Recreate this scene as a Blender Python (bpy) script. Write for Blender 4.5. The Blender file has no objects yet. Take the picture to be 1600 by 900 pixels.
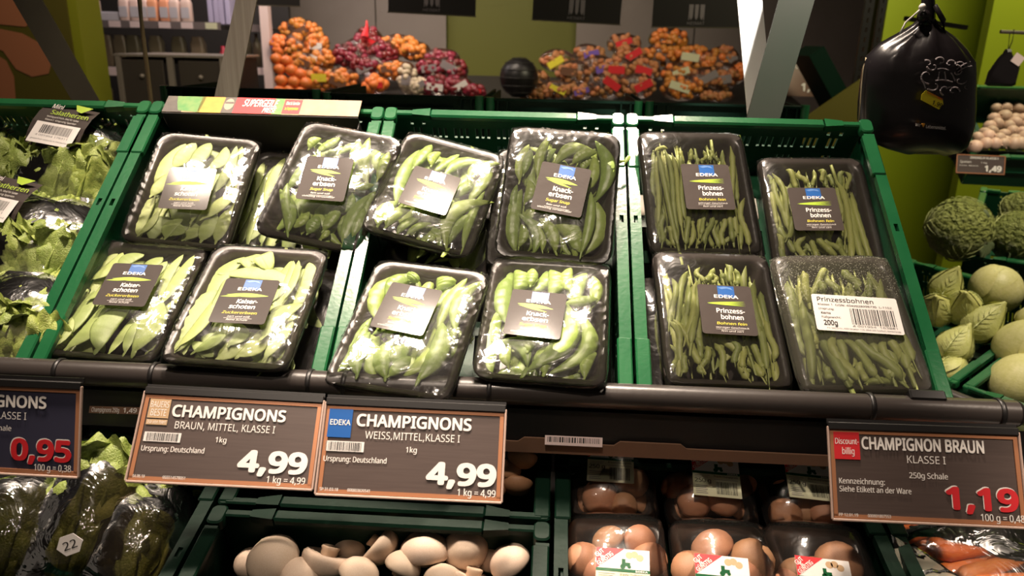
import bpy, math, random
from mathutils import Vector, Matrix, noise
R = math.radians
SC = bpy.context.scene
COL = SC.collection
PI = math.pi

# ---------------------------------------------------------------- camera, world, light, exposure
Z0 = 0.95                                    # height of the front rim of the upper crates
TILT = R(37.17)
CAM_P = Vector((-0.115, -0.905, Z0 + 0.415))
CAM_R = (Matrix.Rotation(R(2.87), 3, 'Z') @ Matrix.Rotation(PI/2 - R(17.84), 3, 'X') @ Matrix.Rotation(R(1.24), 3, 'Z'))
FPX = 1200.0
cd = bpy.data.cameras.new('camera'); cam = bpy.data.objects.new('camera', cd); COL.objects.link(cam)
cam.matrix_world = Matrix.Translation(CAM_P) @ CAM_R.to_4x4()
cd.sensor_width = 36; cd.lens = 36*FPX/1600; cd.clip_start = .02; cd.clip_end = 60
cd.dof.use_dof = True; cd.dof.focus_distance = 1.05; cd.dof.aperture_fstop = 6.5
SC.camera = cam
SC.view_settings.view_transform = 'Standard'; SC.view_settings.look = 'None'
SC.view_settings.gamma = 1; SC.view_settings.use_curve_mapping = False
SC.view_settings.exposure = 0.06
SC.cycles.use_denoising = True
SC.cycles.transparent_max_bounces = 24
SC.cycles.sample_clamp_indirect = 4
w = bpy.data.worlds.new('world'); SC.world = w; w.use_nodes = True
w.node_tree.nodes['Background'].inputs[0].default_value = (1, .84, .68, 1)
w.node_tree.nodes['Background'].inputs[1].default_value = .05

def spot(name, loc, aim, power, radius=.07, cone=60, blend=.5, color=(1, .80, .60)):
    l = bpy.data.lights.new(name, 'SPOT'); l.energy = power; l.shadow_soft_size = radius
    l.spot_size = R(cone); l.spot_blend = blend; l.color = color
    o = bpy.data.objects.new(name, l); COL.objects.link(o); o.location = loc
    o.rotation_euler = (Vector(aim) - Vector(loc)).to_track_quat('-Z', 'Y').to_euler()
    return o
def area(name, loc, aim, power, sx, sy, color=(1, .82, .64), spread=180):
    l = bpy.data.lights.new(name, 'AREA'); l.shape = 'RECTANGLE'; l.size = sx; l.size_y = sy; l.energy = power; l.color = color
    l.spread = R(spread)
    o = bpy.data.objects.new(name, l); COL.objects.link(o); o.location = loc
    o.rotation_euler = (Vector(aim) - Vector(loc)).to_track_quat('-Z', 'Y').to_euler()
    return o
WARM = (1, .82, .66)
def at_(px, py, Y):
    r = CAM_R @ Vector(((px-800)/FPX, -(py-450)/FPX, -1)); return CAM_P+r*((Y-CAM_P.y)/r.y)
# a ceiling track of shop spotlights over the upper crates, plus added fill spots
spot('ceiling_or_fill_spot', (-.66, .18, Z0+1.62), (-.45, .20, Z0+.1), 165, .11, 42, .45, WARM)
spot('ceiling_or_fill_spot', (-.20, .26, Z0+1.62), (-.14, .26, Z0+.1), 120, .06, 40, .6, WARM)
spot('ceiling_or_fill_spot', (-1.15, .16, Z0+1.62), (-.85, .2, Z0+.1), 80, .07, 50, .6, WARM)
spot('ceiling_or_fill_spot', (.12, .58, Z0+1.65), (.24, .24, Z0+.1), 150, .07, 52, .6, WARM)
spot('ceiling_or_fill_spot', (-.3, -.75, Z0+1.8), (-.1, .16, Z0), 78, .05, 50, .8, WARM)  # added broad fill from the front, not part of the track
spot('ceiling_or_fill_spot', (1.2, .3, Z0+1.9), (1.1, 1.2, Z0-.1), 150, .08, 50, .7, (1, .86, .66))
spot('ceiling_or_fill_spot', (-.55, -1.0, Z0+1.35), (-.38, -.26, Z0-.2), 9, .05, 32, .7, WARM)  # added weak fill for the lower left shelf
spot('ceiling_or_fill_spot', (.95, -.6, Z0+1.6), (.60, -.02, Z0-.12), 150, .06, 17, .5, WARM)
spot('ceiling_or_fill_spot', (.50, .18, Z0+.98), at_(1176, 70, .60), 110, .03, 34, .6, (1, .95, .88))  # added close spot that whitens the strut, no ceiling lamp
area('ceiling_or_fill_panel', (1.7, 1.9, 2.9), (1.7, 3.2, 1.5), 42, .9, .3, (1, .9, .6))
area('ceiling_or_fill_panel', (-1.1, 3.6, 2.9), (-1.1, 5.6, 1.1), 22, 1.0, .4, (1, .82, .66), 100)
area('ceiling_or_fill_panel', (.8, 3.2, 2.95), (.9, 5.6, 1.0), 3, 1.0, .4, (1, .8, .6), 100)
area('ceiling_or_fill_panel', (-1.6, 1.9, 2.8), (-1.9, 2.9, 1.3), 9, .6, .3, (1, .82, .66), 120)  # area light added to brighten the far left poster
area('shelf_strip_light', (-2.45, 4.4, 2.6), (-2.45, 4.9, 1.6), 20, 1.5, .08, (1, .86, .84))

# ---------------------------------------------------------------- helpers
def S(u, v, wv, t=TILT, org=(0, 0, Z0)):
    return Vector((org[0]+u, org[1]+v*math.cos(t)-wv*math.sin(t), org[2]+v*math.sin(t)+wv*math.cos(t)))
def ray(px, py): return CAM_R @ Vector(((px-800)/FPX, -(py-450)/FPX, -1))
def at(px, py, d): return CAM_P + ray(px, py)*d
def atY(px, py, Y):
    r = ray(px, py); return CAM_P + r*((Y-CAM_P.y)/r.y)
def hit(px, py, M, h=0.0):
    """pixel -> local x,y on the plane z=h of frame M"""
    Mi = M.inverted(); o = Mi @ CAM_P; d = (Mi.to_3x3() @ ray(px, py)); k = (h-o.z)/d.z
    return (o.x+d.x*k, o.y+d.y*k)
def slope_frame(u, v, wv, rz=0, rx=0, ry=0, t=TILT, org=(0, 0, Z0)):
    base = Matrix.Rotation(t, 4, 'X')
    return (Matrix.Translation(S(u, v, wv, t, org)) @ base @ Matrix.Rotation(rz, 4, 'Z') @ Matrix.Rotation(rx, 4, 'X') @ Matrix.Rotation(ry, 4, 'Y'))

def nodes(m): return m.node_tree.nodes, m.node_tree.links
def mat(name, col, rough=.5, metal=0, col2=None, nscale=20, namt=.5, bump=0, bscale=60, rand=0, coat=0, spec=None, stretch=None, trans=0, detail=4, bdist=.002):
    m = bpy.data.materials.new(name); m.use_nodes = True
    n, l = nodes(m); b = n['Principled BSDF']
    b.inputs['Base Color'].default_value = (*col, 1); b.inputs['Roughness'].default_value = rough; b.inputs['Metallic'].default_value = metal
    b.inputs['Coat Weight'].default_value = coat
    b.inputs['Coat Roughness'].default_value = .12
    if spec is not None: b.inputs['Specular IOR Level'].default_value = spec
    tc = n.new('ShaderNodeTexCoord'); src = tc.outputs['Object']
    if stretch:
        mp = n.new('ShaderNodeMapping'); mp.inputs['Scale'].default_value = stretch; l.new(src, mp.inputs[0]); src = mp.outputs[0]
    out = None
    if col2 is not None:
        t = n.new('ShaderNodeTexNoise'); t.inputs['Scale'].default_value = nscale; t.inputs['Detail'].default_value = detail
        l.new(src, t.inputs['Vector'])
        r = n.new('ShaderNodeValToRGB'); r.color_ramp.elements[0].position = .5-.25*(1-namt)-.05; r.color_ramp.elements[1].position = .5+.25*(1-namt)+.12
        r.color_ramp.elements[0].color = (*col, 1); r.color_ramp.elements[1].color = (*col2, 1)
        l.new(t.outputs['Fac'], r.inputs[0]); out = r.outputs[0]
    if rand:
        oi = n.new('ShaderNodeObjectInfo'); hs = n.new('ShaderNodeHueSaturation')
        mr = n.new('ShaderNodeMapRange'); mr.inputs[3].default_value = 1-rand; mr.inputs[4].default_value = 1+rand
        l.new(oi.outputs['Random'], mr.inputs[0]); l.new(mr.outputs[0], hs.inputs['Value'])
        mr2 = n.new('ShaderNodeMapRange'); mr2.inputs[3].default_value = .5+rand*.06; mr2.inputs[4].default_value = .5-rand*.06
        l.new(oi.outputs['Random'], mr2.inputs[0]); l.new(mr2.outputs[0], hs.inputs['Hue'])
        if out: l.new(out, hs.inputs['Color'])
        else: hs.inputs['Color'].default_value = (*col, 1)
        out = hs.outputs[0]
    if out: l.new(out, b.inputs['Base Color'])
    if bump:
        t2 = n.new('ShaderNodeTexNoise'); t2.inputs['Scale'].default_value = bscale; t2.inputs['Detail'].default_value = 5
        l.new(src, t2.inputs['Vector'])
        bp = n.new('ShaderNodeBump'); bp.inputs['Strength'].default_value = bump; bp.inputs['Distance'].default_value = bdist
        l.new(t2.outputs['Fac'], bp.inputs['Height']); l.new(bp.outputs[0], b.inputs['Normal'])
    if trans:
        b.inputs['Transmission Weight'].default_value = trans
    return m
def film_mat(name, tint=(1, 1, 1), gl=.045, rough=.055, bump=.16, bscale=30, haze=.008, lobe=.16, hcol=(.8, .75, .7), mist=False, stretch=(1, 1, 1)):
    m = bpy.data.materials.new(name); m.use_nodes = True
    n, l = nodes(m); n.remove(n['Principled BSDF']); out = n['Material Output']
    tr = n.new('ShaderNodeBsdfTransparent'); tr.inputs[0].default_value = (*tint, 1)
    g = n.new('ShaderNodeBsdfGlossy'); g.inputs['Roughness'].default_value = rough; g.inputs['Color'].default_value = (1, 1, 1, 1)
    g2 = n.new('ShaderNodeBsdfGlossy'); g2.inputs['Roughness'].default_value = .24
    d = n.new('ShaderNodeBsdfDiffuse'); d.inputs[0].default_value = (*hcol, 1)
    fr = n.new('ShaderNodeFresnel'); fr.inputs[0].default_value = 1.5
    mul = n.new('ShaderNodeMath'); mul.operation = 'MULTIPLY_ADD'; mul.inputs[1].default_value = 1.2; mul.inputs[2].default_value = gl-.04
    l.new(fr.outputs[0], mul.inputs[0])
    tc = n.new('ShaderNodeTexCoord'); mp = n.new('ShaderNodeMapping'); mp.inputs['Scale'].default_value = stretch
    l.new(tc.outputs['Object'], mp.inputs[0])
    t = n.new('ShaderNodeTexNoise'); t.inputs['Scale'].default_value = bscale; t.inputs['Detail'].default_value = 3; t.inputs['Distortion'].default_value = 1.2
    l.new(mp.outputs[0], t.inputs['Vector'])
    bp = n.new('ShaderNodeBump'); bp.inputs['Strength'].default_value = bump; bp.inputs['Distance'].default_value = .006
    l.new(t.outputs['Fac'], bp.inputs['Height'])
    l.new(bp.outputs[0], g.inputs['Normal']); l.new(bp.outputs[0], g2.inputs['Normal'])
    gm = n.new('ShaderNodeMixShader'); gm.inputs[0].default_value = lobe; l.new(g.outputs[0], gm.inputs[1]); l.new(g2.outputs[0], gm.inputs[2])
    m0 = n.new('ShaderNodeMixShader'); m0.inputs[0].default_value = haze; l.new(tr.outputs[0], m0.inputs[1]); l.new(d.outputs[0], m0.inputs[2])
    if mist:      # condensation droplets on the inside of the film, denser at the far end
        v = n.new('ShaderNodeTexVoronoi'); v.inputs['Scale'].default_value = 420; l.new(tc.outputs['Object'], v.inputs['Vector'])
        rp = n.new('ShaderNodeValToRGB'); rp.color_ramp.elements[0].position = .12; rp.color_ramp.elements[0].color = (1, 1, 1, 1)
        rp.color_ramp.elements[1].position = .34; rp.color_ramp.elements[1].color = (0, 0, 0, 1); l.new(v.outputs['Distance'], rp.inputs[0])
        nb = n.new('ShaderNodeTexNoise'); nb.inputs['Scale'].default_value = 14; l.new(tc.outputs['Object'], nb.inputs['Vector'])
        sx = n.new('ShaderNodeSeparateXYZ'); l.new(tc.outputs['Object'], sx.inputs[0])
        ad = n.new('ShaderNodeMath'); ad.operation = 'MULTIPLY_ADD'; ad.inputs[1].default_value = 4.0; l.new(sx.outputs['Y'], ad.inputs[0]); l.new(nb.outputs['Fac'], ad.inputs[2])
        r2 = n.new('ShaderNodeMapRange'); r2.inputs[1].default_value = .5; r2.inputs[2].default_value = .72; r2.inputs[4].default_value = .42; l.new(ad.outputs[0], r2.inputs[0])
        mm = n.new('ShaderNodeMath'); mm.operation = 'MULTIPLY_ADD'; mm.inputs[2].default_value = haze; l.new(rp.outputs[0], mm.inputs[0]); l.new(r2.outputs[0], mm.inputs[1])
        l.new(mm.outputs[0], m0.inputs[0])
    m1 = n.new('ShaderNodeMixShader'); l.new(mul.outputs[0], m1.inputs[0]); l.new(m0.outputs[0], m1.inputs[1]); l.new(gm.outputs[0], m1.inputs[2])
    l.new(m1.outputs[0], out.inputs[0])
    return m

M = {}
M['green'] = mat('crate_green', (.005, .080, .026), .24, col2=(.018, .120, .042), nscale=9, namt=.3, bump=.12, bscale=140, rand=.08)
M['shadegreen'] = mat('shaded_crate_green', (.0015, .014, .007), .5, spec=.15, bump=.2, bscale=120)  # crate green with the lower shelf's shade put into the colour
M['shaded_wallgreen'] = mat('shaded_crate_wall_green', (.004, .060, .024), .42, bump=.2, bscale=140)  # rim green made darker: the shade inside the crates is in the colour
M['tray'] = mat('black_tray', (.036, .029, .025), .30, bump=.15, bscale=150, rand=.15)
M['kaiser'] = mat('snow_pea', (.33, .41, .12), .42, col2=(.43, .50, .19), nscale=30, namt=.4, rand=.16, bump=.15, bscale=200)
M['knack'] = mat('sugar_snap', (.25, .35, .075), .33, col2=(.34, .44, .12), nscale=26, namt=.4, rand=.16, bump=.1, bscale=160)
M['bean'] = mat('green_bean', (.32, .37, .10), .38, col2=(.42, .46, .15), nscale=40, namt=.4, rand=.2, bump=.15, bscale=160)
M['film'] = film_mat('cling_film')
M['film_mist'] = film_mat('misted_cling_film', mist=True, haze=.05, bump=.15, hcol=(.62, .62, .48))
M['film_bag'] = film_mat('bag_film', bump=.6, bscale=20, rough=.05, gl=.10, haze=.05, hcol=(.45, .40, .3), stretch=(1, 1, 1))
M['sticker'] = mat('dark_sticker', (.045, .033, .028), .6, coat=.35, spec=.25, bump=.25, bscale=40, bdist=.003)
M['white'] = mat('white_print', (.80, .76, .72), .5)
M['paper'] = mat('white_paper', (.74, .70, .67), .6)
M['cream'] = mat('pale_yellow_paper', (.62, .62, .42), .6)
M['black'] = mat('black_print', (.012, .011, .011), .5)
M['blue'] = mat('blue_print', (.012, .10, .36), .35)
M['yellow'] = mat('yellow_print', (.75, .66, .05), .5)
M['lime'] = mat('lime_print', (.38, .55, .03), .5)
M['red'] = mat('red_print', (.62, .018, .025), .5)
M['tan'] = mat('tan_print', (.50, .33, .18), .5)
M['copper'] = mat('copper_frame', (.46, .20, .10), .35, metal=.25)
M['tagface'] = mat('price_board_face', (.070, .048, .042), .45, col2=(.085, .060, .052), nscale=60, stretch=(.3, 6, 1))
M['tagblue'] = mat('blue_grey_price_board_face', (.035, .034, .062), .45)
M['clear'] = film_mat('clear_plastic', bump=.05, rough=.15, haze=.05, gl=.05)
M['rail'] = mat('dark_tube', (.040, .033, .030), .33, bump=.12, bscale=90, coat=.1)
M['blackplastic'] = mat('black_plastic', (.010, .009, .009), .4)
M['steel'] = mat('brushed_steel', (.42, .37, .31), .42, metal=.35, col2=(.30, .26, .21), nscale=7, stretch=(30, 30, .6))
M['steeldark'] = mat('dark_steel', (.14, .125, .085), .42, metal=.3, col2=(.09, .075, .06), nscale=5)
M['glare_white'] = mat('steel_glare_white', (.86, .84, .80), .35)  # blown-out glare of a steel strut, put into the colour as white
M['lettuce'] = mat('lettuce_leaf', (.16, .235, .03), .42, col2=(.40, .46, .11), nscale=22, namt=.2, rand=.18, bump=.6, bscale=70)
M['lettucemid'] = mat('mid_lettuce_leaf', (.24, .33, .05), .4, col2=(.42, .48, .14), nscale=30, namt=.2, rand=.15, bump=.8, bscale=60)
M['lettucelight'] = mat('lettuce_heart_leaf', (.36, .46, .09), .4, col2=(.52, .58, .20), nscale=18, namt=.2, rand=.15, bump=.6, bscale=60)
M['card'] = mat('brown_cardboard', (.16, .085, .05), .8)
M['blackcard'] = mat('black_cardboard', (.012, .009, .008), .7)
M['mushw'] = mat('white_mushroom', (.62, .50, .40), .6, col2=(.50, .36, .25), nscale=30, namt=.0, rand=.1, bump=.2, bscale=90)
M['mushb'] = mat('brown_mushroom', (.33, .15, .075), .5, col2=(.45, .24, .13), nscale=35, namt=.2, rand=.15, bump=.2, bscale=90)
M['stemw'] = mat('mushroom_stem', (.55, .40, .28), .65, bump=.3, bscale=120)
M['carrot'] = mat('carrot', (.72, .16, .03), .4, col2=(.80, .24, .05), nscale=20, rand=.12, bump=.3, bscale=50, stretch=(1, 1, 1))
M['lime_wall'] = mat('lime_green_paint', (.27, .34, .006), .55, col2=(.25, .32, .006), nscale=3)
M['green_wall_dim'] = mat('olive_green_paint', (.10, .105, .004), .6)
M['pillar'] = mat('green_pillar_paint', (.25, .27, .01), .6)
M['greywall'] = mat('grey_panel', (.20, .17, .15), .6, col2=(.18, .15, .13), nscale=4)
M['floor'] = mat('floor_tiles', (.10, .08, .065), .35, col2=(.08, .06, .05), nscale=2)
M['dark'] = mat('dark_structure', (.02, .017, .015), .6)
M['oniony'] = mat('yellow_onion', (.60, .20, .035), .35, rand=.2)
M['onionr'] = mat('red_onion', (.20, .016, .028), .3, rand=.25)
M['garlic'] = mat('pale_onion', (.60, .50, .36), .45, rand=.1)
M['orange'] = mat('orange_fruit', (.78, .20, .04), .4, rand=.1)
M['potato'] = mat('potato', (.42, .17, .06), .5, rand=.2)
M['net_orange'] = mat('orange_net', (.55, .16, .03), .5)
M['savoy'] = mat('savoy_cabbage', (.26, .33, .06), .5, col2=(.48, .52, .15), nscale=26, namt=.1, bump=1.0, bscale=6, rand=.1, bdist=.09)
M['savoydark'] = mat('dark_savoy_leaf', (.09, .13, .05), .55, col2=(.16, .20, .08), nscale=18, namt=.1, bump=1.0, bscale=45, rand=.15)
M['pointed'] = mat('pointed_cabbage', (.50, .52, .15), .45, col2=(.62, .62, .26), nscale=9, namt=.2, bump=.5, bscale=20, rand=.08)
M['whitecab'] = mat('white_cabbage', (.60, .58, .22), .45, col2=(.72, .68, .34), nscale=6, namt=.2, bump=.3, bscale=14, rand=.06)
M['vein'] = mat('pale_vein', (.48, .52, .20), .5)
M['bagblack'] = mat('black_bag_plastic', (.010, .008, .009), .28, bump=.35, bscale=26, coat=.15)
M['greyprint'] = mat('grey_print', (.24, .21, .22), .5)
M['pink'] = mat('pinkish_bottle', (.72, .52, .45), .35, rand=.1)
M['peach'] = mat('peach_bottle', (.75, .33, .18), .35, rand=.1)
M['lilac'] = mat('lilac_box', (.42, .38, .55), .5, rand=.1)
M['shelfedge'] = mat('grey_shelf_edge', (.16, .13, .125), .5)
M['pinkpaper'] = mat('price_paper', (.75, .60, .58), .6)
M['posterbg'] = mat('olive_poster', (.10, .085, .006), .6)
M['posterorange'] = mat('terracotta_print', (.42, .16, .07), .6)
M['shadeglass'] = mat('jar_contents', (.17, .14, .09), .3, rand=.4)
M['redbottle'] = mat('red_bottle', (.45, .03, .06), .3)
M['cabdoor'] = mat('cabinet_door_steel', (.10, .085, .07), .4, metal=.4)
M['olivesteel'] = mat('olive_grey_steel', (.018, .022, .012), .5, metal=.1, col2=(.030, .026, .018), nscale=4)
M['cable'] = mat('beige_cable', (.40, .31, .18), .5)
M['purple'] = mat('purple_label', (.16, .09, .42), .5)
M['straw'] = mat('brown_film_label', (.16, .08, .05), .25)

class MB:
    def __init__(s): s.v = []; s.f = []
    def add(s, vs, fs):
        b = len(s.v); s.v += [Vector(x) for x in vs]; s.f += [[i+b for i in q] for q in fs]; return s
    def box(s, c, d, rot=None, bev=0):
        x, y, z = d[0]/2, d[1]/2, d[2]/2
        if bev:
            b = min(bev, x*.9, y*.9, z*.9); vs = []
            for sx in (-1, 1):
                for sy in (-1, 1):
                    for sz in (-1, 1):
                        vs += [(sx*(x-b), sy*(y-b), sz*z), (sx*(x-b), sy*y, sz*(z-b)), (sx*x, sy*(y-b), sz*(z-b))]
            import itertools
            idx = {}
            for k, (sx, sy, sz) in enumerate(itertools.product((-1, 1), repeat=3)): idx[(sx, sy, sz)] = k*3
            fs = []
            def q(l): fs.append(l)
            for sz in (-1, 1): q([idx[(-1, -1, sz)], idx[(1, -1, sz)], idx[(1, 1, sz)], idx[(-1, 1, sz)]])
            for sy in (-1, 1): q([idx[(-1, sy, -1)]+1, idx[(1, sy, -1)]+1, idx[(1, sy, 1)]+1, idx[(-1, sy, 1)]+1])
            for sx in (-1, 1): q([idx[(sx, -1, -1)]+2, idx[(sx, 1, -1)]+2, idx[(sx, 1, 1)]+2, idx[(sx, -1, 1)]+2])
            for sx in (-1, 1):
                for sy in (-1, 1): q([idx[(sx, sy, -1)]+1, idx[(sx, sy, 1)]+1, idx[(sx, sy, 1)]+2, idx[(sx, sy, -1)]+2])
                for sz in (-1, 1): q([idx[(sx, -1, sz)], idx[(sx, 1, sz)], idx[(sx, 1, sz)]+2, idx[(sx, -1, sz)]+2])
            for sy in (-1, 1):
                for sz in (-1, 1): q([idx[(-1, sy, sz)], idx[(1, sy, sz)], idx[(1, sy, sz)]+1, idx[(-1, sy, sz)]+1])
            for k in idx.values(): q([k, k+1, k+2])
        else:
            vs = [(a*x, b_*y, e*z) for a in (-1, 1) for b_ in (-1, 1) for e in (-1, 1)]
            fs = [[0, 1, 3, 2], [4, 6, 7, 5], [0, 4, 5, 1], [2, 3, 7, 6], [0, 2, 6, 4], [1, 5, 7, 3]]
        C = Vector(c)
        vs = [((rot @ Vector(p)) if rot else Vector(p)) + C for p in vs]
        return s.add(vs, fs)
    def plate(s, x0, x1, y0, y1, th, holes, mp):
        """rectangle with rectangular holes, thickness th; mp maps (x,y,t)->3D"""
        xs = sorted({x0, x1, *[h[0] for h in holes], *[h[1] for h in holes]}); ys = sorted({y0, y1, *[h[2] for h in holes], *[h[3] for h in holes]})
        nx, ny = len(xs)-1, len(ys)-1
        def solid(i, j):
            if i < 0 or j < 0 or i >= nx or j >= ny: return False
            cx, cy = (xs[i]+xs[i+1])/2, (ys[j]+ys[j+1])/2
            return not any(h[0] < cx < h[1] and h[2] < cy < h[3] for h in holes)
        vs = []; 
        for t in (-th/2, th/2):
            for j in range(ny+1):
                for i in range(nx+1): vs.append(mp(xs[i], ys[j], t))
        k = (nx+1)*(ny+1); I = lambda i, j, t: t*k+j*(nx+1)+i
        fs = []
        for j in range(ny):
            for i in range(nx):
                if not solid(i, j): continue
                fs += [[I(i, j, 0), I(i, j+1, 0), I(i+1, j+1, 0), I(i+1, j, 0)], [I(i, j, 1), I(i+1, j, 1), I(i+1, j+1, 1), I(i, j+1, 1)]]
                if not solid(i-1, j): fs.append([I(i, j, 0), I(i, j, 1), I(i, j+1, 1), I(i, j+1, 0)])
                if not solid(i+1, j): fs.append([I(i+1, j, 0), I(i+1, j+1, 0), I(i+1, j+1, 1), I(i+1, j, 1)])
                if not solid(i, j-1): fs.append([I(i, j, 0), I(i+1, j, 0), I(i+1, j, 1), I(i, j, 1)])
                if not solid(i, j+1): fs.append([I(i, j+1, 0), I(i, j+1, 1), I(i+1, j+1, 1), I(i+1, j+1, 0)])
        return s.add(vs, fs)
    def tube(s, pts, r, n=8, cap=True):
        pts = [Vector(p) for p in pts]; rs = r if isinstance(r, (list, tuple)) else [r]*len(pts)
        vs = []; up = Vector((0, 0, 1))
        for i, p in enumerate(pts):
            t = (pts[min(i+1, len(pts)-1)]-pts[max(i-1, 0)]).normalized()
            a = t.cross(up)
            if a.length < .05: a = t.cross(Vector((0, 1, 0)))
            a.normalize(); b = a.cross(t)
            vs += [p+(a*math.cos(2*PI*k/n)+b*math.sin(2*PI*k/n))*rs[i] for k in range(n)]
        fs = [[i*n+k, i*n+(k+1) % n, (i+1)*n+(k+1) % n, (i+1)*n+k] for i in range(len(pts)-1) for k in range(n)]
        if cap: fs += [list(range(n))[::-1], [(len(pts)-1)*n+k for k in range(n)]]
        return s.add(vs, fs)
    def loft(s, rings, cap0=True, cap1=True):
        n = len(rings[0]); vs = [p for r_ in rings for p in r_]
        fs = [[i*n+k, i*n+(k+1) % n, (i+1)*n+(k+1) % n, (i+1)*n+k] for i in range(len(rings)-1) for k in range(n)]
        if cap0: fs.append(list(range(n))[::-1])
        if cap1: fs.append([(len(rings)-1)*n+k for k in range(n)])
        return s.add(vs, fs)
    def lathe(s, prof, n=16, jit=None):
        return s.loft([[Vector((r_*math.cos(2*PI*k/n), r_*math.sin(2*PI*k/n), z)) for k in range(n)] for r_, z in prof])
    def sphere(s, c, r, nu=12, nv=8, sc=(1, 1, 1)):
        c = Vector(c); prof = []
        rings = [[c+Vector((sc[0]*r*math.sin(PI*j/nv)*math.cos(2*PI*k/nu), sc[1]*r*math.sin(PI*j/nv)*math.sin(2*PI*k/nu), -sc[2]*r*math.cos(PI*j/nv))) for k in range(nu)] for j in range(1, nv)]
        b = len(s.v); s.loft(rings, False, False)
        s.v += [c-Vector((0, 0, sc[2]*r)), c+Vector((0, 0, sc[2]*r))]; e = len(s.v)
        for k in range(nu):
            s.f.append([e-2, b+(k+1) % nu, b+k]); s.f.append([e-1, b+(nv-2)*nu+k, b+(nv-2)*nu+(k+1) % nu])
        return s
    def grid(s, nx, ny, fn):
        vs = [fn(i/nx, j/ny) for j in range(ny+1) for i in range(nx+1)]
        return s.add(vs, [[j*(nx+1)+i, j*(nx+1)+i+1, (j+1)*(nx+1)+i+1, (j+1)*(nx+1)+i] for j in range(ny) for i in range(nx)])
    def mesh(s, name, m, smooth=False, ang=None):
        me = bpy.data.meshes.new(name); me.from_pydata([tuple(p) for p in s.v], [], s.f)
        me.materials.append(m)
        if smooth:
            me.polygons.foreach_set('use_smooth', [True]*len(me.polygons))
            if ang: me.set_sharp_from_angle(angle=R(ang))
        me.update(); return me
    def build(s, name, m, parent=None, smooth=False, ang=None, **k):
        return put(name, s.mesh(name, m, smooth, ang), parent, **k)
def put(name, me, parent=None, mw=None, loc=None, rot=None, scale=None):
    o = bpy.data.objects.new(name, me); COL.objects.link(o)
    if parent is not None: o.parent = parent
    if mw is not None: o.matrix_local = mw
    if loc is not None: o.location = loc
    if rot is not None: o.rotation_euler = rot
    if scale is not None: o.scale = scale
    return o
def tag(o, label, cat, group=None, kind=None):
    o['label'] = label; o['category'] = cat
    if group: o['group'] = group
    if kind: o['kind'] = kind
    return o
def thing(name, label, cat, mw=None, group=None, loc=None):
    o = bpy.data.objects.new(name, None); COL.objects.link(o); o.empty_display_size = .02
    if mw is not None: o.matrix_world = mw
    if loc is not None: o.location = loc
    return tag(o, label, cat, group)
def struct(name, mb, m, **k):
    o = mb.build(name, m, **k); o['kind'] = 'structure'; return o
def rbox(w_, h_, r, n=5):
    p = []
    for cx, cy, a0 in ((w_/2-r, h_/2-r, 0), (-w_/2+r, h_/2-r, 90), (-w_/2+r, -h_/2+r, 180), (w_/2-r, -h_/2+r, 270)):
        for k in range(n+1):
            a = R(a0+90*k/n); p.append((cx+r*math.cos(a), cy+r*math.sin(a)))
    return p
def ring(w_, h_, r, z, n=5): return [Vector((x, y, z)) for x, y in rbox(w_, h_, max(r, .0005), n)]

# ---- lettering: flat text meshes, every line fitted to a box
_fc = {}
FONT = None
try:      # Blender's own interface font, a plain grotesque; falls back to the built-in one
    import os
    FONT = bpy.data.fonts.load(os.path.join(bpy.utils.system_resource('DATAFILES', path='fonts'), 'NotoSansHebrew-Regular.woff2'))
except Exception: FONT = None
def glyphs(txt, weight):
    k = (txt, weight)
    if k in _fc: return _fc[k]
    c = bpy.data.curves.new('t', 'FONT'); c.body = txt
    if FONT: c.font = FONT
    c.size = 1; c.resolution_u = 2; c.fill_mode = 'FRONT'; c.offset = 0
    o = bpy.data.objects.new('t', c); me = bpy.data.meshes.new_from_object(o)
    vs = [v.co.copy() for v in me.vertices]; fs = [list(p.vertices) for p in me.polygons]
    if not vs: vs = [Vector((0, 0, 0))]; fs = []
    if weight > 0:      # bolder: the same outline shifted a hair each way
        v0, f0 = vs, fs; vs, fs = [], []
        for q_, (dx, dy) in enumerate(((-1, 0), (1, 0), (0, .9), (0, -.9), (.7, .7), (-.7, -.7), (.7, -.7), (-.7, .7)) if weight >= .035 else ((-1, 0), (1, 0), (0, .8), (0, -.8)) if weight >= .02 else ((-1, 0), (1, 0))):
            b_ = len(vs); vs = vs+[v+Vector((dx*weight*.85, dy*weight*.85, q_*.00003)) for v in v0]; fs = fs+[[i+b_ for i in q] for q in f0]
    bpy.data.objects.remove(o); bpy.data.curves.remove(c); bpy.data.meshes.remove(me)
    _fc[k] = (vs, fs); return _fc[k]
def cap_height():
    if 'cap' not in _fc:
        vs, _ = glyphs('H', 0); _fc['cap'] = max(v.y for v in vs)-min(v.y for v in vs) or .727
    return _fc['cap']
def letter(mb, txt, x0, x1, yb, cap, z, weight=.0, rot=0, shear=0):
    vs, fs = glyphs(txt, weight)
    a = min(v.x for v in vs); b = max(v.x for v in vs)
    sx = (x1-x0)/max(b-a, 1e-6); sy = cap/cap_height()
    out = []
    c, s_ = math.cos(rot), math.sin(rot)
    for v in vs:
        x, y = (v.x-a)*sx, v.y*sy; x += shear*y
        out.append(Vector((x0+x*c-y*s_, yb+x*s_+y*c, z+v.z)))
    mb.add(out, fs)
def rect(mb, x0, x1, y0, y1, z): mb.add([(x0, y0, z), (x1, y0, z), (x1, y1, z), (x0, y1, z)], [[0, 1, 2, 3]])
def barcode(mb, x0, x1, y0, y1, z, rnd):
    x = x0
    while x < x1:
        wd = (x1-x0)*rnd.choice((.012, .012, .02, .03)); rect(mb, x, min(x+wd, x1), y0, y1, z); x += wd+(x1-x0)*rnd.choice((.012, .02, .028))
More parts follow.
